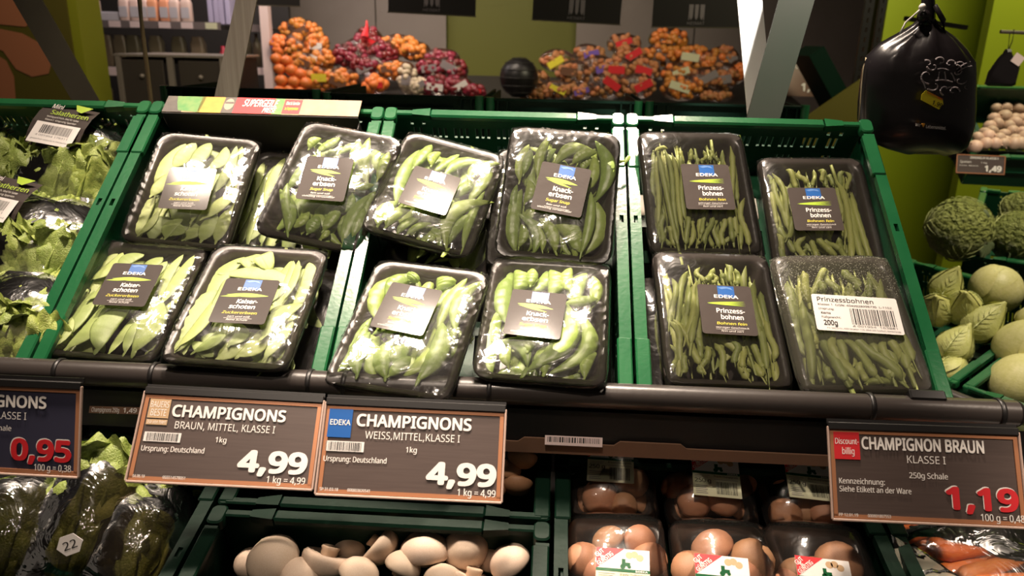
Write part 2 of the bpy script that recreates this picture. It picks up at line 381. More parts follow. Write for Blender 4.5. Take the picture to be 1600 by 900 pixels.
class Card:
    """a printed card w x h, origin top-left in fractions, one mesh per colour under the card"""
    def __init__(s, w_, h_): s.w, s.h, s.d = w_, h_, {}
    def mb(s, c): return s.d.setdefault(c, MB())
    def text(s, t, x0, x1, yb, cap, c='white', wt=.0, z=.0006, rot=0, shear=0):
        letter(s.mb(c), t, (x0-.5)*s.w, (x1-.5)*s.w, (.5-yb)*s.h, cap*s.h, z, wt, rot, shear); return s
    def rect(s, x0, x1, y0, y1, c, z=.0003): rect(s.mb(c), (x0-.5)*s.w, (x1-.5)*s.w, (.5-y1)*s.h, (.5-y0)*s.h, z); return s
    def poly(s, pts, c, z=.0003):
        s.mb(c).add([((x-.5)*s.w, (.5-y)*s.h, z) for x, y in pts], [list(range(len(pts)))]); return s
    def bars(s, x0, x1, y0, y1, c='black', z=.0006, seed=1): barcode(s.mb(c), (x0-.5)*s.w, (x1-.5)*s.w, (.5-y1)*s.h, (.5-y0)*s.h, z, random.Random(seed)); return s
    def meshes(s, names=None):
        out = []
        for c, m in s.d.items():
            out.append(((names or {}).get(c, {'white': 'lettering', 'black': 'dark_lettering', 'yellow': 'yellow_lettering', 'red': 'red_print', 'blue': 'blue_square', 'lime': 'pod_picture', 'paper': 'white_field', 'cream': 'pale_field', 'tan': 'tan_square', 'green': 'green_band', 'greyprint': 'grey_lettering'}.get(c, 'print')), m.mesh('print', M[c])))
        return out
def pod_shape(x0, x1, y, hgt, n=10, sk=0):
    t = [(x0+(x1-x0)*i/n, y-hgt*math.sin(PI*i/n)+sk*(i/n-.5)) for i in range(n+1)]
    b = [(x0+(x1-x0)*i/n, y+hgt*.8*math.sin(PI*i/n)+sk*(i/n-.5)) for i in range(n-1, 0, -1)]
    return t+b

# ================================================================ large structure
struct('floor', MB().box((0, 2.5, -.05), (12, 12, .1)), M['floor'])
struct('ceiling', MB().box((0, 2.5, 3.25), (12, 12, .1)), M['dark'])
# back wall of the shop behind the onion shelf: grey panels with joints, green between
YB = 6.3
def wallpanel(name, px0, px1, Y, m, py0=-260, py1=330, th=.03):
    a = atY(px0, 60, Y); b = atY(px1, 60, Y)
    return struct(name, MB().box(((a.x+b.x)/2, Y+th/2, 1.6), (b.x-a.x, th, 3.2)), m)
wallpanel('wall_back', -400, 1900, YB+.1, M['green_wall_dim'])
for k, (a, b) in enumerate(((418, 587), (589, 697), (900, 1083), (1085, 1160), (1160, 1348))):
    wallpanel('trim_%d' % (k+1), a, b, YB, M['greywall'])
# lime wall on the right, nearer, with two slotted uprights in front of the panel edge
YG = 3.2
a = atY(1372, 100, YG); 
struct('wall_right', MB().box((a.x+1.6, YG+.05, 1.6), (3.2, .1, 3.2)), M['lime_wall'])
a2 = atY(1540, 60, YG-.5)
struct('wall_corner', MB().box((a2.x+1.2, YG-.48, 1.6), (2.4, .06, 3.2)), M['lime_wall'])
for nm, px, wpx in (('upright', 1350, .022), ('upright', 1370, .016)):
    p = atY(px, 60, YG-.04)
    mb = MB(); holes = [(-wpx*.2, wpx*.2, z_, z_+.022) for z_ in [i*.045 for i in range(12, 52)]]
    mb.plate(-wpx, wpx, 0, 2.6, .02, holes, lambda x, y, t: Vector((x, t, y)))
    o = mb.build('shelf_upright', M['blackplastic'], loc=(p.x, p.y, 0)); tag(o, 'dark slotted shelf upright left of the black bag' + (', the wider one' if wpx > .02 else ', the narrower one nearest the lime wall'), 'upright')

# ================================================================ upper crates
def arm_cap(mb, x, y, z, w_, l_): 
    rings = []
    for zz, s_ in ((z-.012, 1), (z+.0005, 1), (z+.0025, .85)):
        rings.append([Vector((x, y, 0))+v for v in ring(w_*s_, l_*s_, min(w_, l_)*.36*s_, zz, 4)])
    mb.loft(rings)
def crate(label, Mx, W=.394, y0=-.055, y1=.5, D=.12, m='green', group=None, detail=True, name='produce_crate', back_slots=True, rimw=.0165, front=True):
    t = thing(name, label, 'crate', Mx, group)
    G = M[m]; GW = M['shaded_wallgreen'] if m == 'green' else G; x0, x1 = -W/2, W/2
    # floor of the crate with rows of slots
    holes = [(x0+.03+i*.036, x0+.052+i*.036, y0+.04+j*.075, y0+.09+j*.075) for i in range(int((W-.06)/.036)) for j in range(int((y1-y0-.05)/.075))]
    MB().plate(x0+.01, x1-.01, y0+.01, y1-.01, .004, holes, lambda x, y, th: Vector((x, y, -D+th))).build('crate_base', GW, t)
    # side walls, slightly inset, with ribs
    for sx in (-1, 1):
        mb = MB(); hs = [(y0+.12+k*.018, y0+.126+k*.018, -D+.03, -D+.07) for k in range(int((y1-y0-.2)/.018)) if k % 5 != 4] if detail else []
        mb.plate(y0+.012, y1-.012, -D, -.006, .004, hs, lambda x, y, th: Vector((sx*(W/2-.010)+th, x, y)))
        for k in range(5): mb.box((sx*(W/2-.005), y0+.06+k*(y1-y0-.12)/4, -D/2-.004), (.008, .006, D-.014))
        mb.build('side_wall', GW, t)
        # rim arm with small oval-like hole, raised end sections
        mb = MB(); ym = y0+(y1-y0)*.58
        mb.plate(x0*0-rimw/2, rimw/2, y0+.05, y1-.028, .010, [(-.003, .003, ym-.007, ym+.007)], lambda x, y, th: Vector((sx*(W/2-rimw/2)+x, y, -.006+th)))
        mb.box((sx*(W/2-rimw/2-.002), y1-.075, -.004), (rimw+.004, .085, .011), bev=.002)
        mb.box((sx*(W/2-rimw/2-.0015), y0+.055, -.005), (rimw+.003, .09, .012), bev=.002)
        mb.build('side_rim', G, t)
        mb = MB(); arm_cap(mb, sx*(W/2-rimw/2-.001), y1-.011, 0, rimw+.004, .030); mb.build('corner_cap', G, t, smooth=True, ang=40)
        mb = MB(); arm_cap(mb, sx*(W/2-rimw/2-.001), y0+.011, -.003, rimw+.004, .022); mb.build('corner_cap', G, t, smooth=True, ang=40)
    for yy, nm in ((y1, 'back'), (y0, 'front')):
        if nm == 'front' and not front: continue
        mb = MB(); hs = []
        if detail:
            for c_ in (-.155, -.135, .135, .155): hs.append((c_*W/.394-.0028, c_*W/.394+.0028, -.024, -.017))
            for g in range(-4, 5):
                n_ = 3 if abs(g) < 4 else 2
                for k in range(n_):
                    xc = (g*.0365+(k-(n_-1)/2)*.0098)*W/.394
                    hs.append((xc-.0026, xc+.0026, -.052, -.030))
                    if g % 2 == 0: hs.append((xc-.0026, xc+.0026, -.100, -.070))
        s_ = 1 if nm == 'back' else -1
        mb.plate(x0+.012, x1-.012, -D, -.004, .004, hs, lambda x, y, th: Vector((x, yy-s_*.008+th, y)))
        mb.box((0, yy-s_*.0045, -.062), (W-.03, .004, .004)); 
        mb.build('end_wall', GW, t)
        mb = MB()
        mb.box((0, yy-s_*.008, -.003), (W*.62, .018, .012), bev=.003)
        for sx in (-1, 1):
            mb.add([(sx*W*.31, yy-s_*.017, .003), (sx*(W*.31+.03), yy-s_*.012, .001), (sx*(W*.31+.03), yy-s_*.001, .001), (sx*W*.31, yy+s_*.001, .003),
                    (sx*W*.31, yy-s_*.017, -.009), (sx*(W*.31+.03), yy-s_*.012, -.010), (sx*(W*.31+.03), yy-s_*.001, -.010), (sx*W*.31, yy+s_*.001, -.009)],
                   [[0, 1, 2, 3], [4, 7, 6, 5], [0, 4, 5, 1], [3, 2, 6, 7], [1, 5, 6, 2]])
            mb.box((sx*(W/2-.032), yy-s_*.0065, -.0045), (.045, .011, .011), bev=.002)
        mb.build('end_rim', G, t)
    return t
UC = {'A': -.999, 'B': -.5995, 'C': -.2000, 'D': .2000}
LB = {'A': 'green plastic crate of bagged lettuce hearts, leftmost of the sloping crates',
      'B': 'green plastic crate holding snow pea trays, with the printed strip on its back edge',
      'C': 'green plastic crate holding sugar snap pea trays, beside the printed strip crate',
      'D': 'green plastic crate holding green bean trays, rightmost of the sloping crates, below the black bag'}
for k, u in UC.items():
    crate(LB[k], slope_frame(u, 0, 0), W=.3955, y0=-.030)
# the frame carrying the crates
mb = MB()
for u in (-1.15, -.8, -.4, 0, .38): mb.box((u, 0, 0), (.03, .56, .03))
mb.box((-.38, .24, -.001), (1.6, .03, .028)); mb.box((-.38, -.2, -.001), (1.6, .03, .028))
o = mb.build('support_stand', M['blackplastic'], mw=slope_frame(0, .25, -.145)); tag(o, 'black metal frame under the sloping crates', 'frame')

# ================================================================ packs
def pod_mesh(kind, bend, seed):
    rnd = random.Random(seed); nseg, n = (16, 8) if kind != 'bean' else (14, 6)
    rings = []
    ph = rnd.random()*6
    for i in range(nseg+1):
        t = i/nseg; x = t-.5
        if kind == 'kaiser':
            wd = .5*max(.03, math.sin(PI*min(1, max(0, t)))**.55); 
            if t < .05 or t > .95: wd = .05 if t < .05 else .02
            th = .5*(math.sin(PI*t)**.6)*(.55+.45*(.5+.5*math.cos(t*2*PI*6+ph))) if 0 < t < 1 else .02
        elif kind == 'knack':
            wd = .5*max(.04, math.sin(PI*t)**.62); th = .5*(math.sin(PI*t)**.55 if 0 < t < 1 else .03)*(.88+.12*math.cos(t*2*PI*5+ph))
            if t < .05: wd = .07
        else:
            wd = .5*(min(1, t/.07+.35)*min(1, (1-t)/.16+.12)); wd *= .92+.08*math.cos(t*2*PI*6+ph); th = wd
        yo = bend*(4*t*(1-t)-.66)
        if kind == 'bean': yo += .5*math.sin(t*PI*2+ph)*.6
        rr = []
        for k in range(n):
            a = 2*PI*k/n; ca, sa = math.cos(a), math.sin(a)
            pw = 1.0 if kind != 'kaiser' else 1.35
            rr.append(Vector((x, yo+wd*ca, th*math.copysign(abs(sa)**pw, sa))))
        rings.append(rr)
    mb = MB(); mb.loft(rings)
    # little calyx and stalk at the foot end
    c = sum(rings[0], Vector())/n; 
    if kind != 'bean': mb.tube([c+Vector((.02, 0, 0)), c+Vector((-.035, -.04*bend, 0)), c+Vector((-.075, -.13*bend, .05))], [.11, .10, .05], 5)
    else: mb.tube([c+Vector((.01, 0, 0)), c+Vector((-.03, .1, 0))], [.30, .12], 5)
    return mb.mesh(kind+'_pod', M[kind], True)
BENDS = (-1.3, -.8, -.35, 0, .35, .8, 1.3)
PODS = {k: {b: [pod_mesh(k, b*(1 if k == 'kaiser' else 1 if k == 'knack' else 1.6), i*7+j) for j in range(2)] for i, b in enumerate(BENDS)} for k in ('kaiser', 'knack', 'bean')}
PODNAME = {'kaiser': 'snow_pea_pod', 'knack': 'sugar_snap_pod', 'bean': 'green_bean'}
TH = {'kaiser': .0055, 'knack': .0165, 'bean': .0095}

TW, TL_ = .170, .219
def tray_mesh(w_=TW, l_=TL_, d=.036, r=.024, lip=.006):
    mb = MB()
    prof = [(-.020, -d, .7), (-.006, -.014, .95), (-.001, -.004, 1), (0, -.001, 1), (-.001, .0012, 1), (-.007, .0012, .85), (-.012, -.001, .8), (-.017, -.010, .72), (-.030, -d+.004, .6)]
    rings = [ring(w_+2*o_, l_+2*o_, r*k, z) for o_, z, k in prof]
    mb.loft(rings)
    for i in range(5): mb.box((-.045+i*.0225, 0, -d+.0045), (.004, l_*.62, .002))
    return mb.mesh('tray', M['tray'], True, 50)
TRAY = tray_mesh()
TRAYTALL = tray_mesh(d=.044, r=.020)
def film_mesh(seed, m, w_=TW, l_=TL_, dome=.013, wr=.0024, nx=44, ny=54):
    rnd = random.Random(seed); off = Vector((seed*3.7, seed*1.3, 0))
    def fn(s_, t_):
        a, b = 2*s_-1, 2*t_-1
        # squircle edge
        x, y = a*(w_/2+.0012), b*(l_/2+.0012)
        e = max(abs(a), abs(b))
        k = max(0, abs(a)*abs(b)-.72)/.28
        x *= 1-.040*k; y *= 1-.032*k
        p = (1-abs(a)**2.6)*(1-abs(b)**3.2)
        z = .0022+dome*p**.55
        nz = noise.noise(Vector((x*30, y*30, 0))+off)*.0012*p
        edge = max(0, (e-.62)/.38)
        ang_ = math.atan2(b, a)
        cr = noise.noise(Vector((ang_*22, e*2.5, seed)))*wr*edge*(1.2)+noise.noise(Vector((ang_*60, e*5.0, seed+9)))*wr*.7*edge
        tuft = rnd.random()*.0007*edge
        if e > .985: z = -.0035; 
        return Vector((x, y, z+nz+abs(cr)*1.4+tuft))
    mb = MB(); mb.grid(nx, ny, fn)
    return mb.mesh('film', m, True)
FILMS = [film_mesh(i, M['film']) for i in range(4)]
FILMSMOOTH = [film_mesh(20+i, M['film'], dome=.014, wr=.0003) for i in range(2)]
FILMMIST = film_mesh(31, M['film_mist'], dome=.015, wr=.0006)

LW, LH = .074, .080
def pack_label(kind):
    c = Card(LW, LH)
    c.rect(.37, .68, .02, .25, 'blue', .0004)
    c.text('EDEKA', .29, .74, .275, .065, wt=.03, z=.0007)
    c.poly([(.38, .06), (.50, .03), (.62, .05), (.66, .10), (.55, .07), (.45, .09)], 'blue2', .0006)
    if kind == 'kaiser':
        c.poly(pod_shape(.12, .90, .38, .050, sk=.0), 'lime'); c.poly(pod_shape(.02, .5, .41, .022, sk=-.03), 'lime', .0004)
        c.text('Kaiser-', .36, .74, .565, .085, wt=.035, shear=.12).text('schoten', .26, .73, .685, .085, wt=.035, shear=.12)
        c.text('Zuckererbsen', .18, .80, .80, .055, 'yellow', .012, shear=.2); c.text('zart und süß', .30, .70, .875, .035, shear=.2); c.text('feine Schale', .30, .68, .945, .035, shear=.2)
    elif kind == 'knack':
        c.poly(pod_shape(.14, .80, .345, .045, sk=.05), 'lime'); c.poly(pod_shape(.16, .70, .40, .025, sk=.10), 'lime', .0004)
        c.text('Knack-', .34, .74, .56, .088, wt=.035).text('erbsen', .28, .74, .68, .088, wt=.035)
        c.text('Sugar Snap', .25, .72, .785, .055, 'yellow', .012, shear=.2); c.text('fein und süß', .28, .68, .865, .035, shear=.2); c.text('vielseitig verwendbar', .12, .80, .94, .035, shear=.2)
    else:
        for q in range(4): c.poly(pod_shape(.14, .86, .355+q*.018, .010, sk=-.05+q*.025), 'lime', .0004+q*.00005)
        c.text('Prinzess-', .30, .82, .575, .088, wt=.03).text('bohnen', .37, .78, .70, .088, wt=.03)
        c.text('Bohnen fein', .28, .82, .81, .05, 'yellow', .012, shear=.15); c.text('würziger Geschmack', .25, .85, .88, .03, shear=.2); c.text('fein und zart', .34, .74, .95, .03, shear=.2)
    c.rect(.25, .75, .893 if kind != 'bean' else .90, .898 if kind != 'bean' else .904, 'white', .0005)
    return c.meshes({'blue2': 'blue_square', 'white': 'lettering'})
M['blue2'] = mat('light_blue_print', (.10, .22, .50), .4)
LABELM = {k: pack_label(k) for k in ('kaiser', 'knack', 'bean')}
for k in LABELM: LABELM[k] = [(('blue_square_shade' if n_ == 'blue_square' and i > 1 else n_), me) for i, (n_, me) in enumerate(LABELM[k])]
mbx = MB(); mbx.loft([ring(LW, LH, .004, -.0003, 3), ring(LW, LH, .004, .0002, 3)]); STICK = mbx.mesh('label', M['sticker'])
def d4_label():
    c = Card(.112, .058)
    c.text('Prinzessbohnen', .06, .72, .20, .12, 'black', .01)
    c.text('Klasse 1  GGN: 4049928998735  L-1102', .06, .92, .31, .055, 'black', .01)
    c.text('Ursprung:', .06, .24, .43, .055, 'black', .01).text('Kenia', .08, .19, .55, .06, 'black', .02).text('Füllgewicht:', .08, .30, .66, .055, 'black', .01)
    c.text('200g', .09, .25, .85, .13, 'black', .03).bars(.42, .93, .36, .80, seed=4)
    c.text('4 001954  163881', .42, .93, .87, .05, 'black').text('F.V. SHG D-Str, 4937 Straelen 1/25, 2068 GM Postfach, Niederlande', .12, .96, .95, .04, 'black')
    return c.meshes()
D4LAB = d4_label(); mbx = MB(); mbx.loft([ring(.112, .058, .003, -.0003, 3), ring(.112, .058, .003, .0002, 3)]); STICKW = mbx.mesh('label', M['paper'])

def add_pod(t, kind, x, y, z, ang, L, W, bend=0, rnd=random, pitch=0):
    b = min(BENDS, key=lambda q: abs(q-bend)); me = PODS[kind][b][rnd.randrange(2)]
    return put(PODNAME[kind], me, t, loc=(x, y, z), rot=(rnd.uniform(-.25, .25) if kind != 'bean' else rnd.uniform(0, 6), pitch, ang), scale=(L, W, TH[kind]*(W/.026 if kind != 'bean' else W/.0095)))
def fillers(t, kind, n, rnd, z0=-.022, dz=.008):
    for i in range(n):
        if kind == 'bean': x = rnd.uniform(-.062, .062); y = rnd.uniform(-.015, .015); L = rnd.uniform(.12, .15); W = .0120; a = PI/2+rnd.uniform(-.12, .12)
        else: x = rnd.uniform(-.055, .055); y = rnd.choice((-.045, .045))+rnd.uniform(-.012, .012); L = rnd.uniform(.090, .112); W = rnd.uniform(.026, .032); a = PI/2+rnd.uniform(-.35, .35)
        add_pod(t, kind, x, y, z0+rnd.random()*dz, a+(PI if rnd.random() < .5 else 0), L, W, rnd.choice(BENDS), rnd)
def pack(kind, label, pose, pods=(), crop=(0, 0, 1), lab=None, group=None, film=None, nfill=18, seed=0, tray=None, misted=False, rndpods=0):
    rnd = random.Random(seed); u, v, wv, rz, rx, ry = pose
    Mx = slope_frame(u, v, wv, R(rz), R(rx), R(ry))
    t = thing({'kaiser': 'snow_pea_tray', 'knack': 'sugar_snap_tray', 'bean': 'green_bean_tray'}[kind], label, 'packed vegetables', Mx, group)
    put('tray', tray or TRAY, t)
    fillers(t, kind, nfill, rnd)
    cx, cy, cs = crop
    hh = TH[kind]
    for i, q in enumerate(pods):
        x1, y1, x2, y2, wd = q[:5]; bend = q[5] if len(q) > 5 else rnd.choice((-.35, 0, .35))
        a = hit(cx+x1/cs, cy+y1/cs, Mx, .002); b = hit(cx+x2/cs, cy+y2/cs, Mx, .002)
        ax, ay, bx, by = *a, *b
        # stay inside the walls
        lim = lambda p, m_: max(-m_, min(m_, p))
        mx, my = TW/2-.019, TL_/2-.019
        ax, bx, ay, by = lim(ax, mx), lim(bx, mx), lim(ay, my), lim(by, my)
        L = math.hypot(bx-ax, by-ay); 
        if L < .012: continue
        Lw = L*(1.06 if kind == 'bean' else 1.12)
        W = wd/cs/FPX*{'kaiser': 1.42, 'knack': 1.30, 'bean': 1.28}[kind]
        cxm, cym = (ax+bx)/2, (ay+by)/2
        ed = max(abs(cxm)/(TW/2), abs(cym)/(TL_/2))
        z = (-.004 if kind != 'knack' else -.004)+(i % 3)*(.0045 if kind != 'bean' else .0035)-.008*max(0, ed-.55)/.45
        add_pod(t, kind, cxm, cym, z, math.atan2(by-ay, bx-ax), Lw, W, bend, rnd)
    if rndpods: fillers(t, kind, rndpods, rnd, -.010, .012)
    put('cling_film', film or FILMS[seed % 4], t)
    if lab:
        lx, ly = hit(*lab[:2], Mx, .016); e = hit(*lab[2:4], Mx, .016); f_ = hit(*lab[4:6], Mx, .016)
        ang = math.atan2(f_[1]-e[1], f_[0]-e[0])
        me, parts = (STICKW, D4LAB) if misted else (STICK, LABELM[kind])
        l_ = put('label', me, t, loc=(lx, ly, .0190), rot=(0, 0, ang)); l_['label'] = 'white barcode sticker' if misted else 'dark brown sticker with a blue square'
        for n_, pm in parts: put(n_, pm, l_)
    return t
C1_ = (180, 180, 4.0); C2_ = (550, 180, 3.721); C3_ = (980, 180, 3.75); C4_ = (40, 370, 3.3333); C5_ = (490, 380, 3.3333); C6_ = (1000, 380, 3.3333)
GK, GS, GB = 'trays of snow peas', 'trays of sugar snap peas', 'trays of green beans'
def cen(*c):   # label centre and upper edge from its four corners
    return (sum(c[0::2])/4, sum(c[1::2])/4, c[0], c[1], c[2], c[3])
pack('kaiser', 'snow pea tray at the back left of its crate, under the printed strip', (-.684, .327, -.022, -1.3, 4.6, 4.1),
     [(240,440,405,160,90,.35),(370,310,500,160,90),(490,310,600,165,95),(600,320,710,170,80),(700,440,790,190,70),(640,470,770,220,60),(90,740,200,500,100,.35),(150,760,270,600,40),(235,500,340,380,70),(170,790,330,620,110),(280,790,390,640,90),(350,800,420,690,70),(420,810,500,660,90),(530,800,620,620,100),(620,820,700,600,80),(680,700,740,420,30),(730,660,780,470,35),(560,640,740,500,80),(330,480,430,330,70),(470,640,600,470,80)],
     C1_, cen(274,257,344,260,316,337,244,330), GK, seed=1)
pack('kaiser', 'half-hidden snow pea tray without a visible sticker, between two back trays', (-.545, .345, -.072, -2, 2, 3),
     [(800,560,900,300,40),(860,590,980,320,40),(940,580,1040,290,70),(770,780,850,580,50),(820,800,880,600,40),(780,700,840,480,40),(900,640,960,480,40),(860,770,930,620,50),(830,480,900,300,50),(900,780,960,640,60)], C1_, None, GK, seed=2)
pack('knack', 'sugar snap tray back right in the printed strip crate, its sticker hidden by glare', (-.455, .318, .008, -11.4, 6.9, .8),
     [(1080,430,1200,270,70),(1060,790,1010,460,85,-.35),(1080,640,1050,440,60),(1090,690,1210,600,70),(1200,190,1270,130,60),(1270,230,1400,150,70),(1390,210,1540,135,60),(1490,310,1520,150,75),(1560,420,1575,160,80),(1625,330,1632,215,60),(1650,380,1730,230,66),(1480,440,1700,470,62,-.35),(1410,600,1490,490,70),(1400,800,1560,500,90,.35),(1200,750,1270,640,80),(1280,780,1310,680,50),(1120,760,1130,700,30),(960,740,980,690,30),(1300,700,1400,560,80),(1590,620,1650,480,70),(1540,760,1620,600,60),(1140,320,1240,240,50)],
     C1_, cen(484,241,561,246,535,320,455,315), GS, seed=3)
pack('kaiser', 'leftmost front snow pea tray above the tube rail', (-.719, .117, -.024, -1.1, -6.9, 1.5),
     [(280,290,420,60,95,.35),(360,215,510,90,70),(480,160,600,90,80),(600,150,700,90,80),(690,300,800,100,50),(720,330,870,110,60),(770,320,905,150,95,.35),(120,580,360,290,90,-.35),(160,590,250,430,40),(100,560,240,330,40),(235,590,420,370,100,-.35),(355,580,510,370,100,.35),(430,590,580,390,50),(500,600,620,400,50),(610,580,680,320,120,-.35),(670,570,780,420,60),(720,380,800,330,30),(350,330,460,230,60),(560,360,660,250,80),(640,220,730,130,50),(700,440,790,340,26)],
     C4_, cen(176,409,263,413,231,485,139,479), GK, seed=4)
pack('kaiser', 'front snow pea tray second from the left, next to the empty gap', (-.52, .089, .018, -1.4, -8.9, .7),
     [(890,280,1110,75,85,.35),(780,540,950,270,95,.35),(830,560,1000,340,60),(1060,165,1380,205,70,.35),(1120,130,1230,85,80),(1200,140,1300,90,90),(1330,180,1390,110,60),(1330,300,1400,130,35),(1360,320,1430,140,35),(1430,320,1500,115,90),(870,540,960,620,50),(900,610,1050,480,70),(1000,620,1180,490,80),(1130,620,1250,490,70),(1230,510,1420,350,90,.35),(1290,420,1340,340,50),(1250,610,1400,440,50),(760,590,840,520,40),(940,560,1000,480,80),(1080,560,1140,460,60),(1000,360,1060,240,60)],
     C4_, cen(355,431,440,435,416,513,323,510), GK, seed=5)
pack('knack', 'tilted sugar snap tray at the back left of the middle crate', (-.292, .319, -.001, -11.1, -1.9, 7.3),
     [(245,470,370,190,75,.35),(365,290,460,170,75),(450,290,500,220,60),(480,310,620,210,60),(530,320,760,235,75,.8),(660,380,860,260,75,.8),(690,470,860,310,80),(110,610,240,490,80,.35),(190,640,320,540,80,.35),(240,695,380,575,60,.35),(305,705,450,615,45),(480,760,750,480,90,1.3),(430,740,480,670,45),(530,765,700,560,65,.35),(640,750,780,460,50,.35),(300,480,400,330,50),(600,470,700,380,70)],
     C2_, cen(656,258,727,278,692,340,613,320), GS, seed=6)
pack('knack', 'sugar snap tray at the back right of the middle crate, raised upright', (-.105, .295, .030, -3.9, 13.7, -.6),
     [(960,350,1010,160,60,.35),(1000,330,1040,200,50),(1070,350,1135,120,55),(1130,250,1170,180,50),(1170,250,1390,175,75,.8),(1280,270,1410,210,60,.35),(1330,300,1400,240,60),(1370,440,1420,250,65,-.35),(1470,480,1465,155,85,-.8),(920,790,960,430,90),(940,560,930,400,40),(980,800,1000,640,55),(1090,820,1010,560,80,-.8),(1110,830,1085,630,45),(1190,830,1110,600,70,-.35),(1330,840,1180,600,95,-.8),(1310,800,1290,610,80,.35),(1350,790,1400,470,55,-.35),(1390,850,1440,480,90,-.8),(1020,500,1040,380,60)],
     C2_, cen(850,248,922,261,906,344,830,335), GS, seed=7)
pack('knack', 'sugar snap tray with glare over its sticker, front left of the middle crate', (-.297, .067, .012, -9.1, -6, -4),
     [(290,370,440,70,90,.8),(370,260,520,100,80,.35),(500,190,570,75,80),(590,200,640,100,45),(630,200,670,120,40),(680,240,700,115,90),(620,330,740,170,60),(640,430,780,180,60),(710,440,860,185,65,.8),(60,660,270,380,65,.35),(150,650,280,430,60),(210,680,270,480,80,.35),(290,680,310,480,85,.35),(350,690,380,510,85,.35),(400,690,500,600,60),(490,690,660,450,80,-.8),(580,700,690,430,90,-.35),(720,500,750,440,35),(100,670,130,620,40),(420,640,480,520,80),(400,480,500,330,80)],
     C5_, cen(616,435,695,449,662,530,572,521), GS, seed=8)
pack('knack', 'sugar snap tray at the front right of the middle crate, square to the rail', (-.118, .087, .014, -3.1, -8.7, -1.4),
     [(980,380,1010,150,90,.35),(1080,240,1080,140,90),(1130,220,1140,140,60),(1150,240,1230,130,70),(1260,260,1260,140,90),(1320,250,1320,140,70),(1350,300,1400,130,85,.35),(1460,320,1470,165,60,-.35),(1320,320,1480,300,50),(890,650,930,320,70,.35),(990,490,1140,600,70,.8),(1000,640,1010,540,50),(960,650,1100,680,60,.35),(1180,660,1250,520,90,.35),(1190,690,1360,340,110,-.8),(1320,670,1440,360,85,-1.3),(1400,690,1460,560,50),(1100,560,1160,480,70),(1180,460,1230,330,80)],
     C5_, cen(806,450,892,459,869,533,781,527), GS, seed=9)
pack('bean', 'green bean tray at the back left of the right crate, with a bright rim highlight', (.106, .334, .001, 4.3, 9.5, 4.0),
     [(150,450,155,190,30),(160,620,180,240,32),(290,740,180,230,36,.35),(310,700,235,200,32),(325,640,270,230,32),(335,600,310,280,30),(340,560,325,220,30),(165,190,235,175,24,.8),(350,760,355,590,34),(380,770,400,590,34),(420,760,440,590,34,.35),(455,760,500,590,34,.35),(535,790,525,590,34),(570,780,565,595,36),(620,740,600,590,32),(250,790,220,670,34),(290,770,240,640,34),(180,740,215,570,34),(600,420,560,200,30),(610,640,570,260,34),(640,680,600,195,36),(660,480,655,255,32),(680,780,670,560,32),(700,760,680,490,38),(590,810,660,600,36,-.8),(450,270,460,210,28),(370,270,375,205,28),(420,270,405,215,28),(500,260,490,200,28),(520,270,515,230,26),(330,260,320,195,28),(200,700,190,520,32),(430,700,460,560,30),(500,760,480,640,30)],
     C3_, cen(1065,250,1132,251,1145,337,1078,335), GB, film=FILMSMOOTH[0], seed=10, tray=TRAYTALL, nfill=26)
pack('bean', 'green bean tray at the back right of the right crate, nearest the black bag', (.303, .338, -.046, 1.6, 5.7, -.1),
     [(860,600,820,420,34),(940,650,860,370,38),(960,640,870,340,34),(860,390,800,330,28),(1000,400,940,295,36,.35),(1050,400,1000,330,34),(1100,400,1105,310,26),(1180,390,1130,290,34),(1150,380,1140,330,30),(1210,390,1200,330,30),(980,790,850,640,42,-.35),(940,720,980,590,36),(870,830,860,690,38),(900,830,880,660,36),(1010,840,1020,715,42),(1060,840,1050,770,38),(1120,840,1080,720,36),(1220,830,1110,720,42),(1250,780,1160,715,38),(1280,840,1240,720,38),(1330,840,1250,400,42,.8),(1290,700,1270,320,36),(1390,850,1280,460,46,.35),(1425,850,1310,450,42,.8),(1260,560,1240,370,34),(1240,420,1270,320,34),(1300,430,1290,330,28),(930,560,900,380,34),(1000,620,1040,450,32)],
     C3_, cen(1232,289,1299,289,1315,367,1246,367), GB, film=FILMSMOOTH[1], seed=11, tray=TRAYTALL, nfill=26)
pack('bean', 'green bean tray with a dark sticker at the front left of the right crate', (.12, .117, -.013, 2.0, -.1, 3.2),
     [(215,720,130,150,36,.35),(170,400,150,150,32),(140,400,180,180,30),(190,400,245,130,34),(320,620,190,400,38,.35),(230,600,170,400,34),(230,480,260,200,32),(250,470,300,200,36),(270,520,310,200,34),(320,520,300,300,34),(330,590,290,480,32),(320,200,300,130,28),(350,190,390,125,34,.35),(440,200,430,150,30),(480,200,455,110,32),(520,210,510,130,32),(610,480,540,130,36),(650,640,590,200,38),(730,740,620,260,38,.35),(700,500,640,240,34),(720,600,690,400,34),(680,740,660,560,36),(590,745,440,500,42,.35),(510,620,480,510,36),(640,740,540,510,40),(640,640,590,520,34),(450,700,400,520,34),(440,640,430,520,32),(300,720,280,640,36),(330,720,330,600,34),(350,640,360,520,34),(570,740,560,640,30),(540,650,530,540,32),(500,740,500,690,30),(180,640,170,520,30),(230,720,240,580,30),(400,200,395,150,26)],
     C6_, cen(1091,439,1163,443,1181,532,1105,528), GB, film=FILMSMOOTH[0], seed=12, tray=TRAYTALL, nfill=26)
